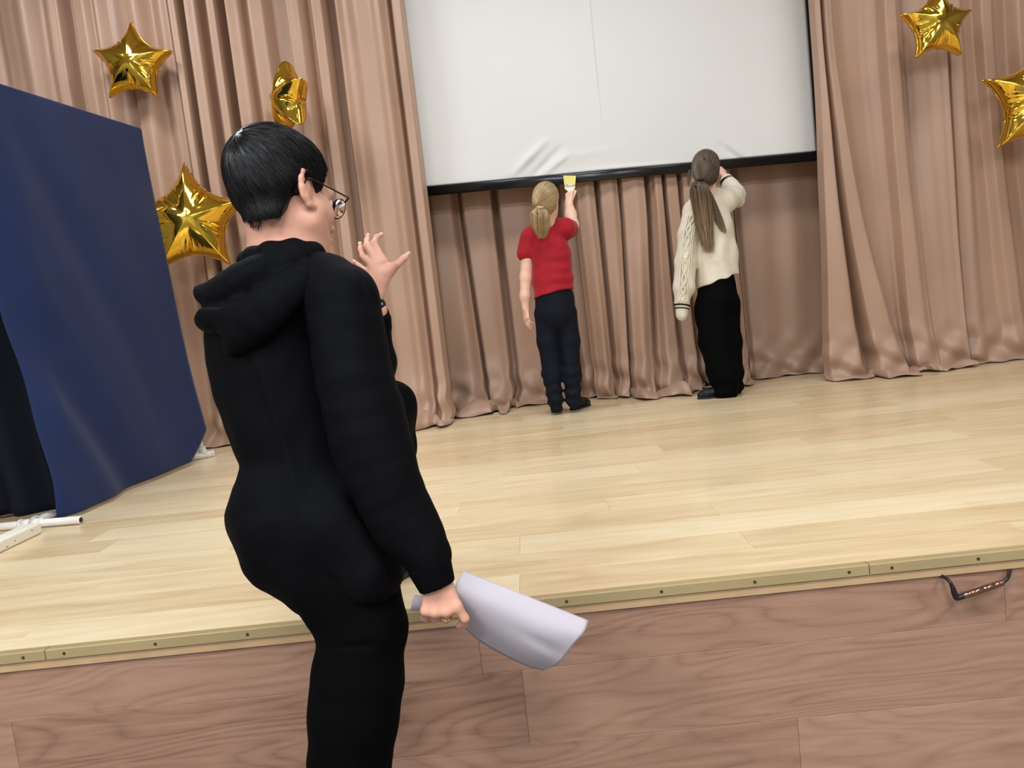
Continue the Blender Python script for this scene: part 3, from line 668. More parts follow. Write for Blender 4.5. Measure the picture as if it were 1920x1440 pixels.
# ================================================================== PEOPLE
def rot_rows(right, fwd, up): return np.array([right, fwd, up])
def head_frame(fwd, up):
    fwd = fwd / np.linalg.norm(fwd); up = up - fwd * (up @ fwd); up /= np.linalg.norm(up); return rot_rows(np.cross(fwd, up), fwd, up)
class Head:
    """local axes: x to the person's right, y forward, z up; origin between the ears"""
    def __init__(s, c, R, k=1.0): s.c = np.asarray(c, float); s.R = R; s.k = k
    def w(s, x, y, z): return s.c + s.k * (np.array([x, y, z]) @ s.R)
    def cap(s, S, a, b, ra, rb=None, k=0.012, op=0): S.cap(s.w(*a), s.w(*b), ra * s.k, (ra if rb is None else rb) * s.k, k * s.k, op)
    def ell(s, S, c, r, k=0.012, op=0, R=None): S.ell(s.w(*c), np.array(r) * s.k, s.R if R is None else R @ s.R, k * s.k, op)
    def skull(s, S, child=False):
        s.ell(S, (0, -.004, .042), (.074, .089, .083), k=.03)
        s.ell(S, (0, .034, -.028), (.061, .066, .086), k=.03)
        if child: s.ell(S, (0, .05, -.045), (.056, .05, .05), k=.03)
        for q in (-1, 1):
            s.cap(S, (q * .056, .012, -.055), (q * .024, .072, -.104), .016, .016, k=.03)
            s.ell(S, (q * .042, .060, -.025), (.017, .023, .02), k=.025)
            s.ell(S, (q * .031, .101, .004), (.016, .012, .010), k=.01, op=1)         # eye socket
            # ear
            sn, cs = math.sin(.18), math.cos(.18)
            ep = lambda u_, z_, o_=0.0: (q * (.073 + sn * u_ + cs * o_), -.002 - cs * u_ + sn * o_, z_)
            er = np.array([[q * cs, sn, 0], [q * sn, -cs, 0], [0, 0, 1.0]])
            s.ell(S, ep(.010, .0), (.0060, .019, .029), k=.006, R=er)
            rim = [(-.004, .024), (.006, .033), (.018, .029), (.024, .014), (.021, -.002), (.013, -.018), (.006, -.030), (-.003, -.031)]
            for (u0, z0), (u1, z1) in zip(rim[:-1], rim[1:]): s.cap(S, ep(u0, z0, .002), ep(u1, z1, .002), .0054, .0054, k=.004)
            s.cap(S, ep(.010, .012, .003), ep(.009, -.012, .003), .0035, k=.004)
        s.ell(S, (0, .084, -.108), (.022, .02, .018), k=.03)
        s.cap(S, (0, .102, .006), (0, .122, -.034), .007, .011, k=.014)
        for q in (-1, 1): s.ell(S, (q * .012, .112, -.038), (.009, .010, .008), k=.008)
        s.cap(S, (-.04, .086, .022), (.04, .086, .022), .011, k=.02)
        s.cap(S, (-.018, .101, -.066), (.018, .101, -.066), .0055, k=.008); s.cap(S, (-.014, .100, -.077), (.014, .100, -.077), .006, k=.008)
    def eyes(s, parent):
        for q in (-1, 1):
            V, Fc = [], []
            c = s.w(q * .031, .088, .004); n, m_ = 10, 14
            for i in range(n + 1):
                for j in range(m_):
                    a, b = PI * i / n, 2 * PI * j / m_; V.append(c + .0125 * s.k * np.array([math.sin(a) * math.cos(b), math.sin(a) * math.sin(b), math.cos(a)]))
            for i in range(n):
                for j in range(m_): Fc.append((i * m_ + j, (i + 1) * m_ + j, (i + 1) * m_ + (j + 1) % m_, i * m_ + (j + 1) % m_))
            e = mk('eye', V, Fc, M['eye'], parent)
            V = [s.w(q * .031 + .0055 * math.cos(t), .1003, .004 + .0055 * math.sin(t)) for t in np.linspace(0, 2 * PI, 14, endpoint=False)]
            mk('iris', V, [tuple(range(14))], M['glasses'], e)
def strands(name, curves, mtl, parent, rad, tint, seg=3):
    """curves: (n, m, 3) arrays; rad: (m,) or (n, m); tint: (n, m)"""
    curves = np.asarray(curves); n, m, _ = curves.shape; rad = np.broadcast_to(rad, (n, m)); tint = np.broadcast_to(tint, (n, m))
    t = np.gradient(curves, axis=1); t /= np.linalg.norm(t, axis=2)[..., None] + 1e-12
    ref = np.array([0.31, 0.22, 0.92]); a = np.cross(t, ref); a /= np.linalg.norm(a, axis=2)[..., None] + 1e-9; b = np.cross(t, a)
    ring = np.stack([curves + rad[..., None] * (math.cos(2 * PI * k / seg) * a + math.sin(2 * PI * k / seg) * b) for k in range(seg)], 2)   # n m seg 3
    V = ring.reshape(-1, 3)
    idx = np.arange(n * m * seg).reshape(n, m, seg); i0 = idx[:, :-1]; i1 = idx[:, 1:]
    Fc = np.stack([i0, np.roll(i0, -1, 2), np.roll(i1, -1, 2), i1], -1).reshape(-1, 4)
    o = mk(name, V, Fc, mtl, parent)
    at = o.data.attributes.new('tint', 'FLOAT', 'POINT'); at.data.foreach_set('value', np.repeat(tint.reshape(-1), seg).astype(np.float32))
    return o
def set_tint(o, val):
    at = o.data.attributes.new('tint', 'FLOAT', 'POINT'); at.data.foreach_set('value', np.broadcast_to(np.asarray(val, np.float32), (len(o.data.vertices),)).astype(np.float32).copy())
def mesh_obj(name, S, h, pts, pad, mtl, parent=None, org=None):
    pts = np.array(pts); V, Fc = S.mesh(h, pts.min(0) - pad, pts.max(0) + pad); return mk(name, V, Fc, mtl, parent, org)
def hand(S, W, f, n, s, k=1.0, curl=(.25, .3, .35, .4), thumb=(.5, .8, .1), rad=1.0):
    """W wrist, f finger direction, n the way the palm faces, s towards the thumb; curl per finger joint (index .. little)"""
    f, n, s = [np.asarray(v, float) / np.linalg.norm(v) for v in (f, n, s)]
    off = (.027, .009, -.009, -.026); ln = ((.044, .026, .02), (.049, .029, .021), (.045, .027, .02), (.034, .02, .018)); ro = (.086, .09, .086, .078)
    tips = []
    for i in range(4):
        root = W + k * (f * ro[i] + s * off[i]); S.cap(W + k * (s * off[i] * .55 + f * .008), root, k * .0145, k * .0115, k * .014)
        d, p, r_, a = f, root, .0092 * rad * (0.88 if i == 3 else 1), 0.0
        for j in range(3):
            a += curl[i] * (1.0, 1.25, .8)[j]; d = f * math.cos(a) + n * math.sin(a); q = p + k * d * ln[i][j]
            S.cap(p, q, k * r_, k * r_ * .9, k * .004); p = q; r_ *= .9
        tips.append(p)
    tr = W + k * (f * .022 + s * .022); td = f * thumb[0] + s * thumb[1] + n * thumb[2]; td /= np.linalg.norm(td)
    p = tr
    for j, (l, r_) in enumerate(((.042, .0135), (.032, .0115), (.026, .0100))):
        dd = td + f * .25 * j + n * .12 * j; dd /= np.linalg.norm(dd); q = p + k * dd * l; S.cap(p, q, k * r_, k * r_ * .92, k * .010 if j == 0 else k * .004); p = q
    return tips, p

# ------------------------------------------------------------------ the man at the stage edge
org = np.array([P(655, 1440, 1.46)[0], P(655, 1440, 1.46)[1], 0.0])
HD = 1.50
yw = math.radians(31)
hf = FW * math.cos(yw) + RT * math.sin(yw) - UP * 0.03; hu = UP * math.cos(math.radians(9)) - (RT * math.cos(yw) - FW * math.sin(yw)) * math.sin(math.radians(9)) + np.array([0, 0, 0])
hf = hf - UP * (-0.02)
hd = Head(P(527, 376, HD), head_frame(hf, hu), 1.0)
B = Sdf()
hd.skull(B)
B.cap(P(517, 405, HD), P(535, 490, 1.52), pr_(57, 1.5), pr_(62, 1.5), k=.03)
B.cap(P(585, 400, 1.49), P(570, 480, 1.50), pr_(16, 1.5), pr_(20, 1.5), k=.03)
tor = [J(530, 560, 1.54, 70), J(530, 640, 1.55, 100), J(546, 760, 1.55, 92), J(572, 880, 1.54, 84), J(575, 980, 1.53, 95), J(605, 1050, 1.52, 66)]
B.chain(tor, k=.05)
B.chain([J(520, 510, 1.53, 40), J(450, 590, 1.62, 40)], k=.05); B.chain([J(550, 510, 1.50, 40), J(645, 570, 1.44, 45)], k=.05)
rarm = [J(645, 575, 1.43, 46), J(680, 700, 1.42, 44), J(716, 830, 1.41, 38), J(765, 960, 1.395, 36), J(812, 1075, 1.39, 27)]
B.chain(rarm, k=.03)
larm = [J(450, 590, 1.63, 40), J(560, 690, 1.76, 38), J(688, 765, 1.88, 30), J(703, 670, 1.84, 23), J(707, 585, 1.80, 19)]
B.chain(larm, k=.03)
B.chain([J(625, 1080, 1.50, 60), J(672, 1200, 1.475, 58), J(664, 1330, 1.465, 48), J(655, 1440, 1.46, 46)], k=.03)
kn = P(655, 1440, 1.46); ank = np.array([kn[0] + .0, kn[1] + .01, .10])
B.cap(kn, ank, pr_(55, 1.46), .042, k=.03); B.cap(ank, ank + np.array([.08, .12, -.06]), .042, .03, k=.02)
B.chain([J(585, 1035, 1.56, 58), J(690, 830, 1.85, 48), J(733, 762, 1.98, 36)], k=.03)
fta = onz(694, 1118) + np.array([0, .07, .09])
B.cap(P(733, 762, 1.98), fta, pr_(40, 1.98), .04, k=.03); B.cap(fta, fta + np.array([.09, .13, -.055]), .04, .03, k=.02)
# right hand closed on the papers
def Z2(X, Y, d=1.39): return P(720 + X / 4.8, 1020 + Y / 4.8, d)
z2r = lambda r_: r_ / 4.8 * 1.39 / FPX
B.cap(P(812, 1075, 1.39), Z2(475, 390), pr_(27, 1.39), z2r(105), k=.02)
for (m_, pp, tt) in (((375, 600, 1.385), (375, 660, 1.405), (372, 665, 1.43)), ((462, 615, 1.38), (462, 668, 1.40), (460, 660, 1.43)), ((562, 610, 1.378), (560, 672, 1.398), (556, 664, 1.43))):
    B.cap(Z2(475 + (m_[0] - 475) * .5, 400, 1.39), Z2(*m_), z2r(62), z2r(46), k=.012)
    B.cap(Z2(*m_), Z2(*pp), z2r(46), z2r(40), k=.005); B.cap(Z2(*pp), Z2(*tt), z2r(38), z2r(34), k=.004)
B.cap(Z2(560, 390, 1.39), Z2(655, 560, 1.38), z2r(66), z2r(48), k=.014)
B.cap(Z2(655, 560, 1.38), Z2(728, 670, 1.385), z2r(46), z2r(40), k=.006); B.cap(Z2(728, 670, 1.385), Z2(722, 715, 1.40), z2r(40), z2r(36), k=.004); B.cap(Z2(722, 715, 1.40), Z2(672, 735, 1.41), z2r(34), z2r(29), k=.004)
B.cap(Z2(590, 420, 1.41), Z2(690, 560, 1.428), z2r(52), z2r(44), k=.012); B.cap(Z2(690, 560, 1.428), Z2(740, 660, 1.43), z2r(42), z2r(34), k=.005)
# left hand raised, back turned to the viewer, fingers bent away
def Z1(X, Y, d=1.79): return P(640 + X / 7.2, 400 + Y / 7.2, d)
z1r = lambda r_: r_ / 7.2 * 1.79 / FPX
B.chain([(P(707, 585, 1.80), z1r(75)), (Z1(500, 1060), z1r(72)), (Z1(495, 930), z1r(100)), (Z1(505, 800), z1r(105)), (Z1(520, 680), z1r(82))], k=.012, flat=(FW, 1.5))
B.cap(Z1(560, 900), Z1(690, 740), z1r(70), z1r(58), k=.014, flat=(FW, 1.3)); B.cap(Z1(440, 860), Z1(450, 700), z1r(66), z1r(58), k=.014, flat=(FW, 1.3))
fing = [[(565, 640, 1.79, 56), (440, 400, 1.80, 44), (480, 320, 1.815, 38), (540, 290, 1.825, 29)],
        [(490, 660, 1.79, 54), (340, 440, 1.80, 44), (345, 365, 1.82, 38), (362, 300, 1.835, 31)],
        [(440, 720, 1.79, 52), (290, 580, 1.805, 42), (258, 485, 1.82, 36), (256, 410, 1.835, 29)],
        [(410, 850, 1.79, 48), (330, 775, 1.80, 38), (245, 710, 1.815, 34), (172, 648, 1.83, 27)],
        [(620, 800, 1.79, 72), (755, 690, 1.785, 52), (850, 605, 1.79, 46), (910, 550, 1.80, 34)]]
for fg in fing:
    for q in range(3):
        a, b = fg[q], fg[q + 1]; B.cap(Z1(*a[:3]), Z1(*b[:3]), z1r(a[3]), z1r(b[3]), k=.009 if q == 0 else .004)
allp = [hd.w(.1, .13, .13), hd.w(-.1, -.11, -.13), hd.w(0, .13, -.14), P(430, 560, 1.7), P(650, 560, 1.4), P(850, 1160, 1.38), P(775, 440, 1.85), ank + np.array([.1, .16, -.1]), fta + np.array([.12, .18, -.09]), Z2(800, 800, 1.44), P(520, 230, 1.5)]
man = mesh_obj('person', B, 0.0030, allp, 0.09, M['skin'], None, org)
tag(man, 'dark-haired man in black hoodie and glasses at the stage edge, holding white papers', 'person')
hd.eyes(man)

H = Sdf()                                                       # hoodie: body, sleeves
H.chain(dense([J(520, 610, 1.55, 129), J(530, 690, 1.555, 128), J(550, 790, 1.55, 117), J(570, 880, 1.54, 108), J(560, 975, 1.53, 128), J(612, 1062, 1.52, 92)], 15), k=.04, inner=.006)
H.cap(P(640, 985, 1.47), P(690, 1065, 1.46), pr_(80, 1.46), pr_(72, 1.46), k=.04)
H.chain([J(540, 515, 1.51, 52), J(600, 535, 1.47, 58), J(640, 562, 1.44, 68)], k=.03, inner=.03)
H.chain([J(520, 530, 1.56, 55), J(455, 590, 1.62, 62)], k=.04)
H.chain(dense([J(643, 566, 1.435, 68), J(661, 680, 1.42, 72), J(687, 800, 1.41, 75), J(716, 890, 1.40, 71), J(752, 965, 1.395, 64), J(784, 1020, 1.39, 52), J(801, 1050, 1.39, 43)], 15), k=.010, inner=.004)
H.cap(P(822, 1040, 1.39), P(812, 1062, 1.385), pr_(24, 1.39), pr_(24, 1.39), k=.012)
H.chain([J(455, 590, 1.63, 60), J(560, 690, 1.76, 58), J(685, 765, 1.88, 48), J(702, 680, 1.845, 37), J(707, 594, 1.81, 27)], k=.02)
# drawn-in hem line, the groove of the right armhole, long soft folds
for a, b, r_ in (((588, 610, 1.415), (596, 740, 1.42), 5), ((596, 740, 1.42), (632, 880, 1.425), 6), ((632, 880, 1.43), (700, 1000, 1.42), 6), ((668, 500, 1.40), (706, 600, 1.375), 2.2), ((706, 600, 1.375), (745, 730, 1.365), 2.2)):
    H.cap(P(*a), P(*b), pr_(r_, 1.42), k=.012, op=1)
H.add(lambda p: 0.0035 * np.sin(((p - CAM) @ RT) * 55 + 2.0 * np.sin(((p - CAM) @ UP) * 9)) * np.clip((1.18 - p[:, 2]) * 4, 0, 1) + 0.004 * noise3(p, 22, 1) + 0.0022 * noise3(p, 60, 3), 0, 2)
H.add(lambda p: -0.006 * np.exp(-((((p - P(545, 850, 1.45)) @ (RT * .96 + UP * .28)) / .012) ** 2)) * np.clip(((p - P(545, 990, 1.45)) @ UP) * 8, 0, 1), 0, 2)
# neck opening
H.cap(P(532, 440, 1.52), P(540, 505, 1.53), pr_(62, 1.5), pr_(58, 1.5), k=.006, op=1)
hp = [P(360, 530, 1.4), P(400, 560, 1.7), P(860, 1080, 1.36), P(590, 1170, 1.45), P(560, 460, 1.5), P(720, 570, 1.92), P(745, 830, 1.95), P(420, 1000, 1.6)]
hoodie = mesh_obj('hoodie', H, 0.0036, hp, 0.07, M['hoodie'], man)
# hood lying on the back and the collar round the neck
HH = Sdf()
HH.chain([J(604, 492, 1.50, 17), J(588, 474, 1.465, 20), J(552, 468, 1.44, 20), J(505, 474, 1.435, 20), J(476, 482, 1.455, 19), J(466, 490, 1.50, 18), J(480, 492, 1.56, 18)], k=.012)
HH.chain(dense([J(565, 484, 1.44, 25), J(505, 508, 1.43, 37), J(445, 540, 1.45, 41), J(402, 555, 1.48, 31), J(370, 547, 1.50, 12)], 10), k=.012, inner=.004)
HH.chain(dense([J(600, 491, 1.445, 17), J(548, 534, 1.405, 37), J(492, 586, 1.398, 45), J(452, 630, 1.415, 32), J(434, 654, 1.435, 13)], 10), k=.006, inner=.004, flat=(FW, 1.6))
HH.chain([J(445, 590, 1.435, 40), J(403, 590, 1.455, 33), J(388, 598, 1.465, 22)], k=.018, inner=.02)
for a, b, r_ in (((366, 574, 1.455), (415, 566, 1.41), 7), ((415, 566, 1.41), (470, 528, 1.385), 7), ((470, 528, 1.385), (512, 492, 1.39), 5)):
    HH.cap(P(*a), P(*b), pr_(r_, 1.42), k=.016, op=1)
HH.cap(P(527, 430, 1.51), P(538, 500, 1.53), pr_(60, 1.5), pr_(58, 1.5), k=.008, op=1)
HH.add(lambda p: 0.003 * noise3(p, 30, 5), 0, 2)
mesh_obj('hood', HH, 0.0034, [P(360, 440, 1.38), P(630, 680, 1.60), P(360, 680, 1.38), P(630, 440, 1.6)], 0.03, M['hoodie'], hoodie)
CF = Sdf(); CF.cap(P(806, 1062, 1.388), P(818, 1093, 1.388), pr_(42, 1.39), pr_(36, 1.39), k=0)
c0 = P(806, 1062, 1.388); c1 = P(818, 1093, 1.388); ax = (c1 - c0) / np.linalg.norm(c1 - c0)
CF.half(c1 - ax * .004 + ax * .012, ax, .006); CF.half(c0 - ax * .01, -ax, .006); CF.cap(c0 - ax * .05, c1 + ax * .08, pr_(29, 1.39), k=.004, op=1)
mesh_obj('cuff', CF, 0.0028, [c0, c1], 0.06, M['rib'], hoodie)
CF = Sdf(); c0, c1 = P(706, 612, 1.812), P(708, 588, 1.803); ax = (c1 - c0) / np.linalg.norm(c1 - c0)
CF.cap(c0, c1, pr_(29, 1.81), pr_(25, 1.81), k=0); CF.half(c1, ax, .004); CF.cap(c0 - ax * .04, c1 + ax * .05, pr_(21, 1.81), k=.003, op=1)
mesh_obj('cuff', CF, 0.0028, [c0, c1], 0.05, M['rib'], hoodie)

T = Sdf()                                                       # trousers
T.chain([J(600, 1050, 1.52, 86), J(650, 1100, 1.50, 92), J(683, 1180, 1.48, 79), J(673, 1270, 1.47, 81), J(664, 1340, 1.465, 80), J(656, 1440, 1.46, 72)], k=.03, inner=.02)
T.cap(P(655, 1440, 1.46), ank, pr_(74, 1.46), .066, k=.02)
T.chain([J(570, 1035, 1.56, 84), J(690, 850, 1.84, 70), J(733, 764, 1.985, 50)], k=.04, inner=.02)
T.chain([J(731, 764, 1.985, 50), J(724, 840, 1.985, 54)], k=.02); T.cap(P(724, 840, 1.985), fta, pr_(54, 1.985), .062, k=.02)
T.half(ank + np.array([0, 0, -.035]), (0, 0, -1), .004)
for a, b, r_ in (((596, 1215, 1.40), (760, 1208, 1.40), 2.0), ((700, 1230, 1.385), (722, 1330, 1.385), 2.0), ((600, 1350, 1.385), (660, 1395, 1.375), 4), ((660, 1395, 1.375), (740, 1330, 1.40), 4), ((735, 1110, 1.40), (745, 1190, 1.395), 1.6)):
    T.cap(P(*a), P(*b), pr_(r_, 1.4), k=.010, op=1)
T.add(lambda p: 0.004 * noise3(p, 20, 8) + 0.002 * noise3(p, 55, 4), 0, 2)
mesh_obj('trousers', T, 0.0042, [P(480, 1000, 1.6), P(790, 700, 2.0), P(590, 1440, 1.4), ank, fta, P(770, 1150, 1.42), P(640, 1000, 1.4)], 0.11, M['trouser'], man)
def shoe(name, c, d, k, mtl, parent, up=np.array([0, 0, 1.0]), sole=True):
    """c: heel centre on the ground, d: toe direction"""
    d = np.array([d[0], d[1], 0.0]); d /= np.linalg.norm(d); sd = np.cross(d, up); S = Sdf()
    S.chain([(c + up * .045 * k + d * .02 * k, .038 * k), (c + up * .050 * k + d * .09 * k, .037 * k), (c + up * .036 * k + d * .17 * k, .036 * k), (c + up * .028 * k + d * .215 * k, .028 * k)], k=.02 * k, inner=.02 * k)
    S.cap(c + up * .06 * k + d * .025 * k, c + up * .10 * k + d * .035 * k, .036 * k, .035 * k, k=.02)
    S.half(c + up * .014 * k, -up, .003); S.cap(c + up * .09 * k + d * .035 * k, c + up * .16 * k + d * .04 * k, .029 * k, k=.004, op=1)
    pts = [c - d * .03 * k - sd * .05 * k, c + d * .27 * k + sd * .05 * k, c + up * .12 * k, c - d * .03 * k + sd * .05 * k, c + d * .27 * k - sd * .05 * k]
    o = mesh_obj(name, S, 0.004 * max(k, .8), pts, 0.02, mtl, parent)
    if sole:
        S = Sdf(); S.chain([(c + d * .02 * k, .040 * k), (c + d * .09 * k, .038 * k), (c + d * .17 * k, .040 * k), (c + d * .215 * k, .031 * k)], k=.02 * k, inner=.02 * k)
        S.half(c + up * .014 * k, up, .002); S.half(c + up * .001, -up, .002); mesh_obj('sole', S, 0.004 * max(k, .8), pts, 0.03, M['sole'], o)
    return o
shoe('shoe', np.array([ank[0] - .03, ank[1] - .05, 0.0]), (.6, .8), 1.12, M['shoe'], man)
shoe('shoe', np.array([fta[0] - .03, fta[1] - .05, Z0]), (.55, .85), 1.12, M['shoe'], man)

# hair: a shaped mass, longer on top, short at the sides and nape, with strands combed over it
HR = Sdf()
hd.ell(HR, (0, .000, .052), (.083, .098, .086), k=.012)
hd.ell(HR, (-.008, -.024, .060), (.076, .074, .080), k=.012)
hd.ell(HR, (0, -.022, .012), (.0755, .063, .057), k=.02)
hd.ell(HR, (0.004, -.032, -.040), (.053, .041, .037), k=.02)
def hairline(p):
    q = (p - hd.c) @ hd.R.T; ya = q[:, 1]
    zl = np.interp(ya, [-.12, -.075, -.05, -.030, -.018, -.008, .012, .03, .042, .06, .12], [-.056, -.053, -.047, -.036, -.012, .016, .020, -.022, .018, .055, .072])
    zl = zl + .05 * np.clip((np.abs(q[:, 0]) - .044) / .03, 0, 1) * np.clip((-.018 - ya) / .012, 0, 1) * np.clip((.0 - q[:, 2]) / .02 + 1, 0, 1)
    zl = zl - .22 * np.clip(q[:, 0], -.05, .05) * np.clip((-.03 - ya) / .02, 0, 1)
    return q[:, 2] - zl
HRfull = Sdf(); HRfull.pr = list(HR.pr)
HR.add(lambda p: hairline(p) * 0.8, 0.008, 1)
hp = [hd.w(x, y, z) for x in (-.1, .1) for y in (-.13, .11) for z in (-.09, .15)]
hm = mesh_obj('hair', HR, 0.0026, hp, 0.01, M['hairblack'], man); set_tint(hm, 0.1)
def march(full, head, v, cen):
    """outermost hit on the field along local directions v from the local centre"""
    o_ = head.c + head.k * (np.asarray(cen) @ head.R); d = v @ head.R; t = np.full(len(v), .22 * head.k)
    for _ in range(22): t = t - full.ev(o_ + d * t[:, None]) * .9
    return o_ + d * t[:, None]
n = 4200; m_ = 9; r_ = np.random.default_rng(3)
wv = np.array([-.10, -.62, .78]); wv /= np.linalg.norm(wv); e1 = np.cross(wv, (1, 0, 0)); e1 /= np.linalg.norm(e1); e2 = np.cross(wv, e1)
th = r_.uniform(0, 2 * PI, n); f0 = np.arccos(1 - r_.uniform(0, 1, n) * 1.45) ; ln = r_.uniform(.35, .75, n); sw_ = r_.normal(0, .05, n)
tt = np.linspace(0, 1, m_); ph = (f0[:, None] + ln[:, None] * tt[None]).reshape(-1); az = (th[:, None] + (sw_[:, None] + .25 * np.exp(-f0[:, None] * 3)) * tt[None]).reshape(-1)
v = np.cos(ph)[:, None] * wv + np.sin(ph)[:, None] * (np.cos(az)[:, None] * e1 + np.sin(az)[:, None] * e2)
c3 = march(HRfull, hd, v, (0, -.02, .03)); keep = (hairline(c3) > -.003).reshape(n, m_)
c3 = c3.reshape(n, m_, 3); ok = keep[:, 0] & keep[:, 3]; c3 = c3[ok]; keep = keep[ok]; n = len(c3)
for i in range(n):                                               # end each lock at the hairline
    if not keep[i].all():
        j = int(np.argmin(keep[i])); c3[i] = smooth_path(c3[i, :max(j, 2)], m_)
lift = r_.uniform(-.0006, .0028, n)[:, None] * np.linspace(.2, 1, m_)[None]
ctr = hd.w(0, -.02, .03); outv = c3 - ctr; outv /= np.linalg.norm(outv, axis=2)[..., None]; c3 = c3 + outv * lift[..., None]
strands('hair_strands', c3, M['hairblack'], hm, np.linspace(.00095, .0004, m_)[None] * r_.uniform(.7, 1.3, n)[:, None], np.broadcast_to(r_.uniform(0, 1, n)[:, None], (n, m_)), 3)
# short stubble hairs fading out on the nape
n = 500; a_ = rng.uniform(-.036, .042, n); zz = -.042 - rng.uniform(0, 1, n) ** 1.8 * .032 * (1 - (a_ / .05) ** 2)
base = hd.c + np.column_stack([a_, np.full(n, -.10), zz]) @ hd.R; base = B.project(base, 0.0, 6)
dirv = (np.column_stack([a_ * 3, np.full(n, -.25), np.full(n, -1.0)]) @ hd.R); dirv /= np.linalg.norm(dirv, axis=1)[:, None]
c3 = np.stack([base + dirv * (t * .009) + B.grad(base) * (.0004 + .0012 * t) for t in np.linspace(0, 1, 4)], 1)
strands('nape_hair', c3, M['hairblack'], hm, .00035, .2, 3)

# glasses, watch, ring, finger nails
gl = empty('glasses', org); gl.parent = man; gl.location = (0, 0, 0); ORG[gl.name] = org
gl['label'] = 'thin dark-framed glasses'
parts = []
for q in (-1, 1):
    parts.append(tube_vf(smooth_path([hd.w(q * .084, -.022, .004), hd.w(q * .083, -.006, .017), hd.w(q * .078, .05, .013), hd.w(q * .068, .112, .010)], 20), .0017, 6))
    ring = [hd.w(q * .034 + .025 * math.cos(t), .117 - .006 * abs(math.cos(t)) * (1 if math.cos(t) * q > 0 else 0), -.002 + .019 * math.sin(t)) for t in np.linspace(0, 2 * PI, 25)]
    parts.append(tube_vf(ring, .0009, 6))
parts.append(tube_vf(smooth_path([hd.w(-.010, .117, .002), hd.w(0, .121, .006), hd.w(.010, .117, .002)], 8), .0014, 6))
parts.append(tube_vf([hd.w(.058, .112, .004), hd.w(.068, .112, .010)], .0017, 6)); parts.append(tube_vf([hd.w(-.058, .112, .004), hd.w(-.068, .112, .010)], .0017, 6))
V, Fc = join_vf(parts); mk('frame', V, Fc, M['glasses'], gl)
for q in (-1, 1):
    V = [hd.w(q * .034 + .0245 * math.cos(t), yy - .006 * abs(math.cos(t)) * (1 if math.cos(t) * q > 0 else 0), -.002 + .0185 * math.sin(t)) for yy in (.1165, .1178) for t in np.linspace(0, 2 * PI, 24, endpoint=False)]
    mk('lens', V, [tuple(range(23, -1, -1)), tuple(range(24, 48))] + [(k, (k + 1) % 24, 24 + (k + 1) % 24, 24 + k) for k in range(24)], M['lens'], gl)
wc = P(708, 574, 1.797); wax = (P(709, 560, 1.792) - P(707, 590, 1.803)); wax /= np.linalg.norm(wax)
S = Sdf(); S.cap(wc - wax * .009, wc + wax * .009, z1r(80), k=0); S.half(wc + wax * .010, wax, .003); S.half(wc - wax * .010, -wax, .003); S.cap(wc - wax * .05, wc + wax * .05, z1r(69), k=.002, op=1)
wt = mesh_obj('watch', S, .0016, [wc], .05, M['watch'], man); wt['label'] = 'black wrist watch'
wside = RT * .93 - FW * .36
S = Sdf(); cc = wc + wside * z1r(74); S.ell(cc, (.0055, .014, .017), np.array([wside, np.cross(wax, wside), wax]), k=0); mesh_obj('watch_case', S, .0012, [cc], .024, M['watch'], wt)
S = Sdf(); S.ell(cc + wside * .001 - FW * .0125 + wax * .003, (.0025, .0025, .0025), k=0); mesh_obj('watch_crown', S, .0008, [cc - FW * .0125], .008, M['watchlight'], wt)
S = Sdf(); S.cap(wc - wax * .012, wc - wax * .016, z1r(74), k=0); S.half(wc - wax * .0115, wax, .001); S.half(wc - wax * .0165, -wax, .001); S.cap(wc - wax * .05, wc + wax * .05, z1r(69), k=.001, op=1)
mesh_obj('watch_buckle', S, .0014, [wc], .05, M['silver'], wt)
rc, rx = Z2(561, 650, 1.390), (Z2(560, 672, 1.398) - Z2(562, 610, 1.378)); rx /= np.linalg.norm(rx)
r1 = np.cross(rx, FW); r1 /= np.linalg.norm(r1); r2 = np.cross(rx, r1)
V, Fc = tube_vf([rc + z2r(46) * (math.cos(t) * r1 + math.sin(t) * r2) for t in np.linspace(0, 2 * PI, 25)], .0014, 6); o = mk('ring', V, Fc, M['ringgold'], man); o['label'] = 'gold finger ring'
def nail(c, out, along, wdt, lng):
    sd = np.cross(along, out); sd /= np.linalg.norm(sd); V = [c + sd * wdt * math.cos(t) + along * lng * math.sin(t) + out * (.0008 - .0012 * math.cos(t) ** 2) for t in np.linspace(0, 2 * PI, 16, endpoint=False)]
    mk('fingernail', V + [v - out * .001 for v in V], [tuple(range(16)), tuple(range(31, 15, -1))] + [(k, 16 + k, 16 + (k + 1) % 16, (k + 1) % 16) for k in range(16)], M['nail'], man)
for fg in fing:
    a, b = Z1(*fg[2][:3]), Z1(*fg[3][:3]); al = (b - a) / np.linalg.norm(b - a); outv = -FW - al * (-FW @ al); outv /= np.linalg.norm(outv)
    nail(a * .22 + b * .78 + outv * z1r(fg[3][3] * 1.05), outv, al, .0042, .006)

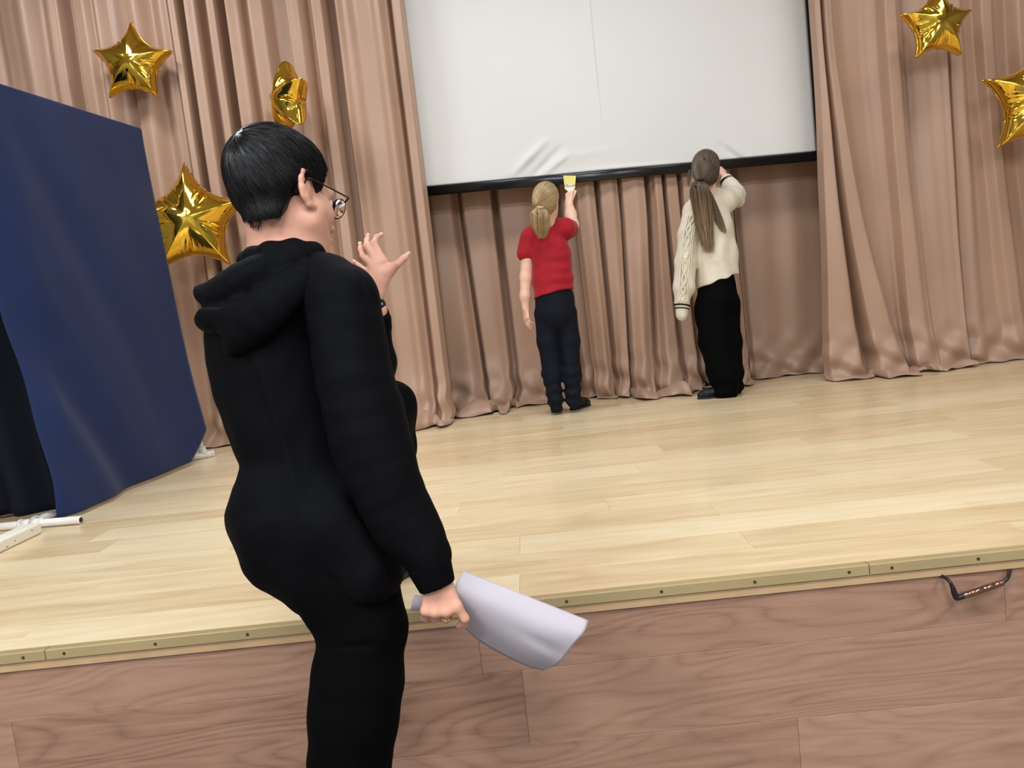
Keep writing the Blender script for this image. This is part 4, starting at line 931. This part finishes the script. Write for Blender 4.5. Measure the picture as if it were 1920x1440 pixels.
# ------------------------------------------------------------------ papers in his hand
pp = empty('paper_stack', Z2(900, 650, 1.42)); tag(pp, 'bent white paper sheets held in the right hand of the man in the hoodie', 'paper')
def sheet(top, end, bot, d0, bulge, name, curl=.05):
    """top: two zoom points, end: right edge curve, bot: lower edge curve"""
    nu, nv = 40, 24; V = []
    tp = np.array(top, float); en = smooth_path(end, nv); bt = smooth_path(bot, nu); lf = smooth_path([top[0], *LEFT], nv)
    for j in range(nv):
        v = j / (nv - 1)
        for i in range(nu):
            u = i / (nu - 1); T_ = tp[0] * (1 - u) + tp[1] * u
            q = (1 - v) * T_ + v * bt[i] + (1 - u) * lf[j] + u * en[j] - ((1 - u) * (1 - v) * tp[0] + u * (1 - v) * tp[1] + (1 - u) * v * bt[0] + u * v * bt[-1])
            dz = d0 - bulge * math.sin(PI * min(1, v * .92 + .05)) + curl * v ** 3 + .012 * u - .004 * math.sin(u * 9 + v * 3) * v * u + .006 * math.exp(-(((u - .78) / .2) ** 2 + ((v - .62 - .12 * (u - .78)) / .05) ** 2))
            V.append(Z2(q[0], q[1], dz))
    q = np.arange(nv - 1)[:, None] * nu + np.arange(nu - 1)[None]
    o = mk(name, np.array(V), np.stack([q, q + 1, q + nu + 1, q + nu], -1).reshape(-1, 4), M['paper'], pp)
    m = o.modifiers.new('thick', 'SOLIDIFY'); m.thickness = .0009; m.offset = -1
LEFT = [(655, 360), (640, 520), (690, 720)]
sheet([(715, 240), (1840, 690)], [(1840, 690), (1800, 790), (1710, 900), (1570, 1070), (1430, 1135)], [(690, 720), (860, 870), (1100, 1010), (1300, 1100), (1430, 1135)], 1.425, .035, 'sheet')
LEFT = [(640, 372), (632, 520), (680, 700)]
sheet([(705, 250), (1832, 696)], [(1832, 696), (1790, 790), (1700, 900), (1560, 1064), (1424, 1128)], [(680, 700), (860, 862), (1100, 1002), (1300, 1094), (1424, 1128)], 1.4285, .035, 'sheet')
LEFT = [(255, 500), (243, 560), (235, 600)]
sheet([(275, 455), (600, 470)], [(600, 470), (610, 520), (615, 580), (620, 610)], [(235, 600), (330, 600), (450, 606), (620, 610)], 1.437, .006, 'sheet', .01)

# ------------------------------------------------------------------ the two children painting at the screen
def kid_hair(hd, name, mtl, parent, tie, n, seed, tint0, tint1, extra=None):
    """hair drawn back over the skull to a tie; returns the field used"""
    r = np.random.default_rng(seed); S = Sdf()
    hd.ell(S, (0, -.008, .044), (.081, .102, .090), k=.02); hd.ell(S, (0, -.045, -.005), (.076, .065, .075), k=.03); hd.ell(S, (0, -.06, -.045), (.055, .042, .04), k=.03)
    if extra: extra(S)
    def hl(p):
        q = (p - hd.c) @ hd.R.T
        return (q[:, 2] - np.interp(q[:, 1], [-.12, -.06, -.03, 0, .03, .055, .12], [-.09, -.085, -.05, .0, .005, .05, .07])) * .8
    S.add(hl, .008, 1)
    m = mesh_obj(name, S, .0035, [hd.w(x, y, z) for x in (-.1, .1) for y in (-.14, .11) for z in (-.1, .15)], .01, mtl, parent); set_tint(m, .25)
    # strands running from the hairline back to the tie
    full = Sdf(); full.pr = S.pr[:-1]; m_ = 10
    cen = np.array([0, -.01, .03]); td = tie - cen; td /= np.linalg.norm(td)
    v0 = r.normal(0, 1, (n * 3, 3)); v0 /= np.linalg.norm(v0, axis=1)[:, None]; v0 = v0[(v0[:, 2] > -.55)][:n]; n = len(v0)
    t = np.linspace(0, .97, m_)[None, :, None]; om = np.arccos(np.clip(v0 @ td, -.98, .98))[:, None, None]
    v = (np.sin((1 - t) * om) * v0[:, None] + np.sin(t * om) * td) / np.sin(om); v /= np.linalg.norm(v, axis=2)[..., None]
    W3 = march(full, hd, v.reshape(-1, 3), cen); keep = (hl(W3) > -.004).reshape(n, m_); W3 = W3.reshape(n, m_, 3); ok = keep.all(1); W3 = W3[ok]; n = len(W3)
    ov = W3 - hd.w(*cen); ov /= np.linalg.norm(ov, axis=2)[..., None]; W3 = W3 + ov * r.uniform(-.0006, .0026, n)[:, None, None]
    tt = tint0 + (tint1 - tint0) * r.uniform(0, 1, n)[:, None] * np.ones((1, m_))
    strands('hair_strands', W3, mtl, m, np.linspace(.0016, .0012, m_)[None], tt, 3)
    return S, m
def ponytail(parent, mtl, c0, path, width, depth, n, seed, tint_fn, rad=.0018, m_=14, taper=.35):
    r = np.random.default_rng(seed); path = smooth_path([c0, *path], m_); C3 = []; TT = []
    for i in range(n):
        a = r.uniform(0, 2 * PI); q = math.sqrt(r.uniform(0, 1)); dx, dy = q * math.cos(a), q * math.sin(a); e = r.uniform(.82, 1.0)
        pt = smooth_path(path, 40)[np.linspace(0, 39 * e, m_).astype(int)].copy(); t = np.linspace(0, e, m_)
        prof = np.interp(t, [0, .12, .35, .7, 1], [.28, .62, 1.0, .92, taper])
        wob = .004 * np.sin(t * r.uniform(4, 9) + r.uniform(0, 6))
        pt += (RT[None] * (dx * width * prof + wob)[:, None]) + (FW[None] * (dy * depth * prof)[:, None]); C3.append(pt); TT.append(tint_fn(t, r))
    return strands('ponytail', np.array(C3), mtl, parent, np.interp(np.linspace(0, 1, m_), [0, .7, 1], [rad, rad, rad * .35])[None], np.array(TT), 3)
def ring_band(name, c, ax, r_, w_, mtl, parent, seg=24):
    ax = ax / np.linalg.norm(ax); a = np.cross(ax, (.2, .3, .9)); a /= np.linalg.norm(a); b = np.cross(ax, a)
    V, Fc = tube_vf([c + r_ * (math.cos(t) * a + math.sin(t) * b) for t in np.linspace(0, 2 * PI, seg + 1)], w_, 6); return mk(name, V, Fc, mtl, parent)

# --- child in the red T-shirt
fL, fR = onz(1042, 773), onz(1078, 768)
D = 4.93
org = (fL + fR) / 2
hk = .94
khf = FW * .95 + RT * .26 + UP * .10; khu = UP + RT * .02
hr = Head(P(1024, 381, 4.86), head_frame(khf, khu), hk)
K = Sdf(); hr.skull(K, True)
K.cap(P(1023, 395, 4.87), P(1027, 430, 4.92), pr_(15, 4.9), pr_(16, 4.9), k=.02)
K.chain([J(1027, 440, 4.94, 22), J(1032, 480, 4.95, 27), J(1037, 535, 4.95, 28), J(1040, 565, 4.95, 30)], k=.04)
K.chain([J(1020, 432, 4.93, 16), J(996, 443, 4.94, 14)], k=.03); K.chain([J(1034, 430, 4.93, 16), J(1060, 430, 4.93, 14)], k=.03)
K.chain([J(994, 444, 4.94, 13.5), J(989, 482, 4.95, 12.5), J(986.5, 520, 4.96, 11.5), J(984.5, 555, 4.96, 9.5), J(986, 578, 4.97, 7.5)], k=.02)
K.chain([J(1060, 430, 4.93, 13.5), J(1073, 422, 5.05, 12), J(1070, 402, 5.10, 10.5), J(1066.5, 381, 5.15, 7.5)], k=.02)
K.chain([J(1027, 580, 4.95, 18), J(1031, 670, 4.96, 13), J(1041, 750, 4.98, 8)], k=.02); K.chain([J(1058, 580, 4.95, 18), J(1069, 670, 4.96, 13), J(1076, 748, 4.99, 8)], k=.02)
tips, _ = hand(K, P(986, 577, 4.97), -UP + RT * .06, RT * .75 + FW * .5, FW * .85 - RT * .5, .80, (.35, .35, .4, .45), (.75, .5, .3))
tipsR, thR = hand(K, P(1066.5, 382, 5.15), UP + RT * .05, FW * .9 + RT * .3, RT * .55 - FW * .45, .80, (.95, 1.0, 1.0, 1.0), (.9, .3, .55))
pts_ = [P(960, 330, 4.8), P(1100, 330, 5.3), P(1030, 790, 5.1), P(1030, 790, 4.8), P(960, 620, 5.0)]
red = mesh_obj('person', K, .0038, pts_, .06, M['kidskin'], None, org)
tag(red, 'blond child in red T-shirt and navy trousers raising a paintbrush to the screen', 'person'); hr.eyes(red)
S = Sdf()                                                       # T-shirt
S.chain([J(1028, 442, 4.94, 30), J(1033, 480, 4.95, 37), J(1036, 520, 4.95, 37), J(1039, 556, 4.95, 39)], k=.03, inner=.03)
S.chain([J(1016, 433, 4.93, 20), J(996, 446, 4.94, 20), J(987, 474, 4.95, 18.5)], k=.02, inner=.015); S.chain([J(1040, 428, 4.93, 20), J(1059, 429, 4.93, 20), J(1067, 429, 4.98, 17.5)], k=.02, inner=.015)
S.add(lambda p: -(((p - P(1037, 551, 4.95)) @ (-UP + RT * .285)) / 1.04), .004, 1)           # slanting hem, higher at the right
S.cap(P(1023, 395, 4.87), P(1027, 432, 4.92), pr_(16.5, 4.9), pr_(18, 4.9), k=.006, op=1)
S.add(lambda p: .0030 * np.sin(((p - P(1040, 500, 4.9)) @ (UP * .80 - RT * .6)) * 95 + 3.5 * np.sin(((p - P(1040, 500, 4.9)) @ (RT + UP * .4)) * 17)) * np.clip(((p - P(1000, 520, 4.9)) @ (RT - UP * .3)) * 6, .15, 1) * np.clip(((P(1030, 450, 4.9) - p) @ UP) * 8, .2, 1) + .003 * noise3(p, 40, 2), 0, 2)
shirt = mesh_obj('t_shirt', S, .0042, [P(965, 405, 4.8), P(1090, 570, 5.15), P(965, 570, 4.8)], .03, M['red'], red)
S = Sdf()                                                       # trousers
S.chain([J(1038, 540, 4.95, 31), J(1040, 560, 4.95, 35), J(1041, 585, 4.95, 38)], k=.02)
S.chain([J(1024, 590, 4.95, 23), J(1027, 640, 4.955, 19.5), J(1034, 700, 4.965, 17.5), J(1040, 745, 4.975, 14.5), J(1042, 760, 4.98, 13)], k=.006, inner=.02)
S.chain([J(1060, 590, 4.95, 23), J(1067.5, 640, 4.955, 19), J(1072, 700, 4.965, 17.5), J(1075, 742, 4.98, 14.5), J(1077, 755, 4.985, 13)], k=.005, inner=.02)
S.half(P(1040, 534, 4.95), UP, .004)
S.add(lambda p: .005 * np.sin(p[:, 2] * 95 + 2 * np.sin(p[:, 0] * 30)) * np.clip((Z0 + .36 - p[:, 2]) * 4, 0, 1) + .003 * noise3(p, 30, 6), 0, 2)
mesh_obj('trousers', S, .0045, [P(990, 530, 4.8), P(1100, 775, 5.1), P(990, 775, 4.8)], .04, M['navypants'], red)
shoe('shoe', fL - FW * np.array([1, 1, 0]) * .02, (.12, 1), .80, M['shoe'], red); shoe('shoe', fR - FW * np.array([1, 1, 0]) * .02 - RT * .015, (.62, .8), .80, M['shoe'], red)
Sh, hm = kid_hair(hr, 'hair', M['hairblond'], red, np.array([-.03, -.115, -.01]), 1400, 5, .15, .9)
tie = P(1012.5, 389, 4.755)
ring_band('hair_tie', tie, UP + FW * -.3, .016, .007, M['scrunchie'], red)
ponytail(hm, M['hairblond'], tie + FW * .01, [P(1012, 402, 4.735), P(1014, 425, 4.76), P(1017, 449, 4.80)], pr_(18.5, 4.76), .028, 420, 9, lambda t, r: np.full(len(t), r.uniform(.1, 1.0)) + 0 * t, rad=.0022)

# --- paint brush
bc, bd = P(1068.6, 366, 5.165), UP * .995 + RT * -.02; bs = RT; bn = np.cross(bs, bd)
pb = empty('paint_brush', bc); tag(pb, 'flat white paint brush with yellow bristles held up by the child in red', 'paint brush')
sc = 4.95 / FPX * 1.0
def slab(name, prof, th, mtl, parent, y=0.0):
    """prof: (height px, half width px)"""
    V = []
    n = len(prof)
    for sgn in (-1, 1):
        for h_, w_ in prof: V.append(bc + bd * h_ * sc - bs * w_ * sc + bn * (sgn * th + y))
        for h_, w_ in prof[::-1]: V.append(bc + bd * h_ * sc + bs * w_ * sc + bn * (sgn * th + y))
    m_ = 2 * n; o = mk(name, V, [tuple(range(m_ - 1, -1, -1)), tuple(range(m_, 2 * m_))] + [(k, (k + 1) % m_, m_ + (k + 1) % m_, m_ + k) for k in range(m_)], mtl, parent, smooth=False)
    md = o.modifiers.new('bevel', 'BEVEL'); md.width = .0015; md.segments = 2; return o
slab('handle', [(-22, 2.6), (-10, 3.4), (-2, 3.6), (5, 3.0), (8, 4.5), (11, 8.5), (13.5, 10.2), (16, 10.4)], .006, M['brushwood'], pb)
slab('ferrule', [(14.5, 10.6), (21.5, 10.8)], .008, M['brushwood'], pb)
slab('bristles', [(20, 10.5), (30, 11.6), (37, 12.3), (38, 11.8)], .0072, M['brushhair'], pb)
tcv = bpy.data.curves.new('lettering', 'FONT'); tcv.body = 'DELLAR'; tcv.size = .021; tcv.align_x = 'CENTER'; tcv.extrude = .0003
tcv.materials.append(M['brushink']); tob = bpy.data.objects.new('lettering_curve', tcv); COL.objects.link(tob)
dg = bpy.context.evaluated_depsgraph_get(); tme = bpy.data.meshes.new_from_object(tob.evaluated_get(dg)); bpy.data.objects.remove(tob)
to = bpy.data.objects.new('lettering', tme); COL.objects.link(to); to.parent = pb
pos = bd * 16.2 * sc + bn * (-.0092 if (bn @ FW) > 0 else .0092)
nn = -bn if (bn @ FW) > 0 else bn
to.matrix_local = Matrix(((bs[0], bd[0], nn[0], pos[0]), (bs[1], bd[1], nn[1], pos[1]), (bs[2], bd[2], nn[2], pos[2]), (0, 0, 0, 1)))

# --- child in the cream sweater
g1, g2 = onz(1368, 743), onz(1388, 733)
org = (g1 + g2) / 2
whf = FW * .93 + RT * .12 + UP * .32; whu = UP * 1.0 + RT * .02
hw = Head(P(1322, 322, 4.90), head_frame(whf, whu), .99)
K = Sdf(); hw.skull(K, True)
K.cap(P(1322, 335, 4.91), P(1330, 372, 4.95), pr_(15, 4.9), pr_(17, 4.9), k=.02)
K.chain([J(1330, 385, 4.97, 24), J(1336, 430, 4.98, 28), J(1342, 500, 4.98, 28), J(1346, 540, 4.98, 30)], k=.04)
K.chain([J(1322, 376, 4.96, 18), J(1297, 397, 4.95, 14)], k=.03); K.chain([J(1338, 374, 4.96, 18), J(1360, 378, 4.97, 14)], k=.03)
K.chain([J(1297, 398, 4.95, 14), J(1289, 450, 4.94, 12), J(1284, 515, 4.93, 10), J(1279.5, 562, 4.925, 7.5)], k=.02)
K.chain([J(1360, 378, 4.97, 14), J(1380, 364, 5.08, 12), J(1371, 350, 5.13, 10), J(1361, 335, 5.16, 7.5)], k=.02)
K.chain([J(1334, 560, 4.98, 17), J(1345, 650, 4.96, 15), J(1362, 728, 4.93, 13)], k=.03); K.chain([J(1362, 560, 4.99, 22), J(1372, 650, 5.0, 17), J(1382, 722, 5.0, 13)], k=.03)
hand(K, P(1279.5, 562, 4.925), -UP - RT * .10, RT * .75 + FW * .5, FW * .85 - RT * .5, .74, (.3, .3, .35, .4), (.8, .4, .3))
hand(K, P(1361, 336, 5.16), UP * .95 - RT * .35, -RT * .75 + FW * .5, -FW * .3 - RT * .4 + UP * .1, .80, (1.0, 1.05, 1.05, 1.0), (.9, .2, .5))
white = mesh_obj('person', K, .0038, [P(1260, 270, 4.8), P(1410, 270, 5.3), P(1330, 760, 5.1), P(1330, 760, 4.8)], .06, M['kidskin'], None, org)
tag(white, 'long-haired child in cream cable-knit sweater and black trousers reaching up to the screen', 'person'); hw.eyes(white)
SL = Sdf()                                                      # sleeves kept as a field of their own for the knit
SL.chain([J(1300, 396, 4.95, 19), J(1291, 440, 4.94, 20), J(1286, 490, 4.935, 21), J(1282.5, 540, 4.925, 19), J(1279.5, 568, 4.92, 14), J(1277.5, 590, 4.915, 11)], k=.012, inner=.02)
SW = Sdf()
SW.chain([J(1330, 388, 4.97, 33), J(1336, 430, 4.98, 36), J(1342, 480, 4.98, 38), J(1345, 530, 4.98, 39)], k=.03, inner=.03)
SW.chain([J(1322, 376, 4.96, 22), J(1300, 396, 4.95, 20)], k=.02); SW.chain([J(1336, 374, 4.96, 22), J(1358, 378, 4.97, 22)], k=.02)
for pr in SL.pr: SW.pr.append(pr)
SW.chain([J(1358, 378, 4.97, 22), J(1371, 369, 5.04, 20), J(1378, 362, 5.09, 17)], k=.014, inner=.015); SW.chain([J(1378, 361, 5.09, 17), J(1370, 350, 5.13, 15), J(1363, 339, 5.155, 12)], k=.008, inner=.012)
for i, (x, y, r_) in enumerate(((1376, 372, 19), (1379, 361, 18.5), (1374, 351, 16.5))): SW.cap(P(x - 7, y - 6, 5.06 + .03 * i), P(x + 7, y + 5, 5.06 + .03 * i), pr_(r_ * .66, 5.08), k=.008)
SW.add(lambda p: np.maximum(-(((p - P(1342, 529, 4.98)) @ (-UP + RT * .38)) / 1.07), -((p - P(1307, 529, 4.95)) @ (RT * .97 - UP * .09))), .004, 1)
SW.cap(P(1322, 335, 4.91), P(1330, 373, 4.95), pr_(17, 4.9), pr_(19, 4.9), k=.006, op=1)
hc0, hc1 = P(1278, 584, 4.917), P(1276.5, 598, 4.913)
SW.add(lambda p: .004 * noise3(p, 26, 3) + .004 * np.sin(((p - P(1340, 450, 4.9)) @ RT) * 60 + 3 * np.sin(p[:, 2] * 9)) * np.clip((Z0 + 1.12 - p[:, 2]) * 4, 0, 1), 0, 2)
sw = mesh_obj('sweater', SW, .0040, [P(1255, 320, 4.8), P(1400, 620, 5.2), P(1255, 620, 4.8)], .03, M['cream'], white)
# collar, cuff stripes, cable pattern on the sleeve
cpts = [P(1330, 371, 4.945) + pr_(19, 4.95) * (math.cos(t) * RT + math.sin(t) * FW * .95) + UP * .012 * math.sin(t) for t in np.linspace(0, 2 * PI, 25)]
V, Fc = tube_vf(cpts, .012, 8); mk('collar', V, Fc, M['cream'], sw)
ring_band('collar_stripe', P(1331, 376, 4.948), UP, pr_(21.5, 4.95), .004, M['stripe'], sw)
sax = P(1277.5, 590, 4.915) - P(1281, 556, 4.92)
for t, w_ in ((.50, .0055), (.68, .0040)):
    c = P(1281, 556, 4.92) * (1 - t) + P(1277.5, 590, 4.915) * t
    ring = []
    for a in np.linspace(0, 2 * PI, 33)[:-1]:
        e1 = np.cross(sax, FW); e1 /= np.linalg.norm(e1); e2 = np.cross(sax, e1); e2 /= np.linalg.norm(e2); ring.append(c + .055 * (math.cos(a) * e1 + math.sin(a) * e2))
    ring = np.array(ring)
    for _ in range(14):
        d = SW.ev(ring)[:, None]; dirn = c - ring; dirn /= np.linalg.norm(dirn, axis=1)[:, None]; ring = ring + dirn * np.minimum(d * .8, .02)
    V, Fc = tube_vf(np.vstack([ring, ring[:1]]), w_, 6); mk('cuff_stripe', V, Fc, M['stripe'], sw)
for t, w_ in ((.30, .0055), (.55, .004)):
    ring_band('cuff_stripe', P(1365, 343, 5.145) * (1 - t) + P(1361, 334, 5.16) * t, P(1361, 334, 5.16) - P(1368, 348, 5.135), pr_(12.2, 5.15), w_ * .8, M['stripe'], sw)
pths = []
zz = np.linspace(0, 1, 90); cen = smooth_path([P(1299, 400, 4.86), P(1289, 440, 4.85), P(1284, 490, 4.85), P(1281, 540, 4.85), P(1279.5, 566, 4.86)], 90)
def on_sleeve(lat):
    q = cen + RT[None] * (lat * np.interp(zz, [0, .6, 1], [1, 1, .7]))[:, None]; return SL.project(q, .0045, 6)
for k_, lat in enumerate((-.047, -.034, .032, .045)): pths.append((on_sleeve(np.full(90, lat)), .0042))
for ph in (0, PI): pths.append((on_sleeve(.017 * np.sin(zz * 26 + ph)), .0062))
for q, r_ in pths:
    V, Fc = tube_vf(q, r_, 6); mk('cable_rib', V, Fc, M['cream'], sw)
S = Sdf()                                                       # wide cargo trousers
S.chain([J(1343, 512, 4.98, 30), J(1344, 535, 4.98, 34), J(1346, 565, 4.98, 39)], k=.02)
S.chain([J(1333, 570, 4.97, 29), J(1340, 640, 4.95, 29), J(1354, 700, 4.93, 27), J(1361, 732, 4.92, 23)], k=.015, inner=.03)
S.chain([J(1359, 570, 4.99, 27), J(1365, 640, 4.995, 25), J(1370, 700, 5.0, 23), J(1374, 722, 5.0, 21)], k=.015, inner=.03)
S.ell(P(1380, 575, 4.99), (.022, .06, .085), k=.01); S.ell(P(1309, 590, 4.96), (.02, .06, .085), k=.01)
S.half(P(1345, 498, 4.98), UP, .004); S.half(np.array([0, 0, Z0 + .006]), (0, 0, -1), .004)
S.add(lambda p: .005 * noise3(p, 24, 7) + .004 * np.sin(p[:, 2] * 70 + 3 * np.sin(p[:, 0] * 20)) * np.clip((Z0 + .3 - p[:, 2]) * 4, 0, 1), 0, 2)
mesh_obj('trousers', S, .0045, [P(1295, 505, 4.8), P(1400, 755, 5.1), P(1295, 755, 4.8)], .05, M['blackpants'], white)
s1 = shoe('shoe', onz(1372, 744) + np.array([0, .03, 0]), (-1, .12), .82, M['shoe'], white); shoe('shoe', onz(1392, 738) + np.array([-.02, .03, 0]), (-.5, .9), .82, M['shoe'], white)
bw = onz(1330, 737) + np.array([0, .0, .055]); parts = []
for a in (.5, 2.6, -.5, 3.6): parts.append(tube_vf(smooth_path([bw, bw + .022 * np.array([math.cos(a), -.2, math.sin(a) + .3]), bw + .03 * np.array([math.cos(a) * .9, 0, math.sin(a) * .6 + .5])], 7), [.004, .007, .008, .008, .007, .005, .003], 6))
V, Fc = join_vf(parts); mk('shoe_bow', V, Fc, M['shoe'], s1)
def bun(S): hw.ell(S, (0, -.09, -.02), (.045, .03, .05), k=.03)
Sh, hm = kid_hair(hw, 'hair', M['hairbrown'], white, np.array([-.03, -.118, -.045]), 1400, 15, .0, .45, bun)
tie = P(1313, 338, 4.785)
ring_band('hair_tie', tie, UP + FW * -.3, .015, .006, M['stripe'], white)
fade = lambda t, r: np.clip(r.uniform(-.05, .25) + 1.0 * np.clip(t - .12, 0, 1) * r.uniform(.6, 1.5), 0, 1)
ponytail(hm, M['hairbrown'], tie + FW * .01, [P(1312, 350, 4.76), P(1316, 385, 4.79), P(1322, 430, 4.83), P(1329, 478, 4.85)], pr_(19, 4.8), .03, 380, 19, fade, rad=.0022, m_=16, taper=.5)
ponytail(hm, M['hairbrown'], tie + FW * .012, [P(1326, 360, 4.78), P(1342, 395, 4.82), P(1352, 425, 4.85), P(1359, 440, 4.86)], pr_(8, 4.8), .015, 70, 29, fade, rad=.0018, m_=14, taper=.6)
lock = P(1294, 318, 4.87)
ponytail(hm, M['hairbrown'], lock, [P(1291.5, 335, 4.88), P(1292, 352, 4.89)], pr_(3, 4.8), .01, 40, 39, fade, rad=.0016, m_=10, taper=.5)
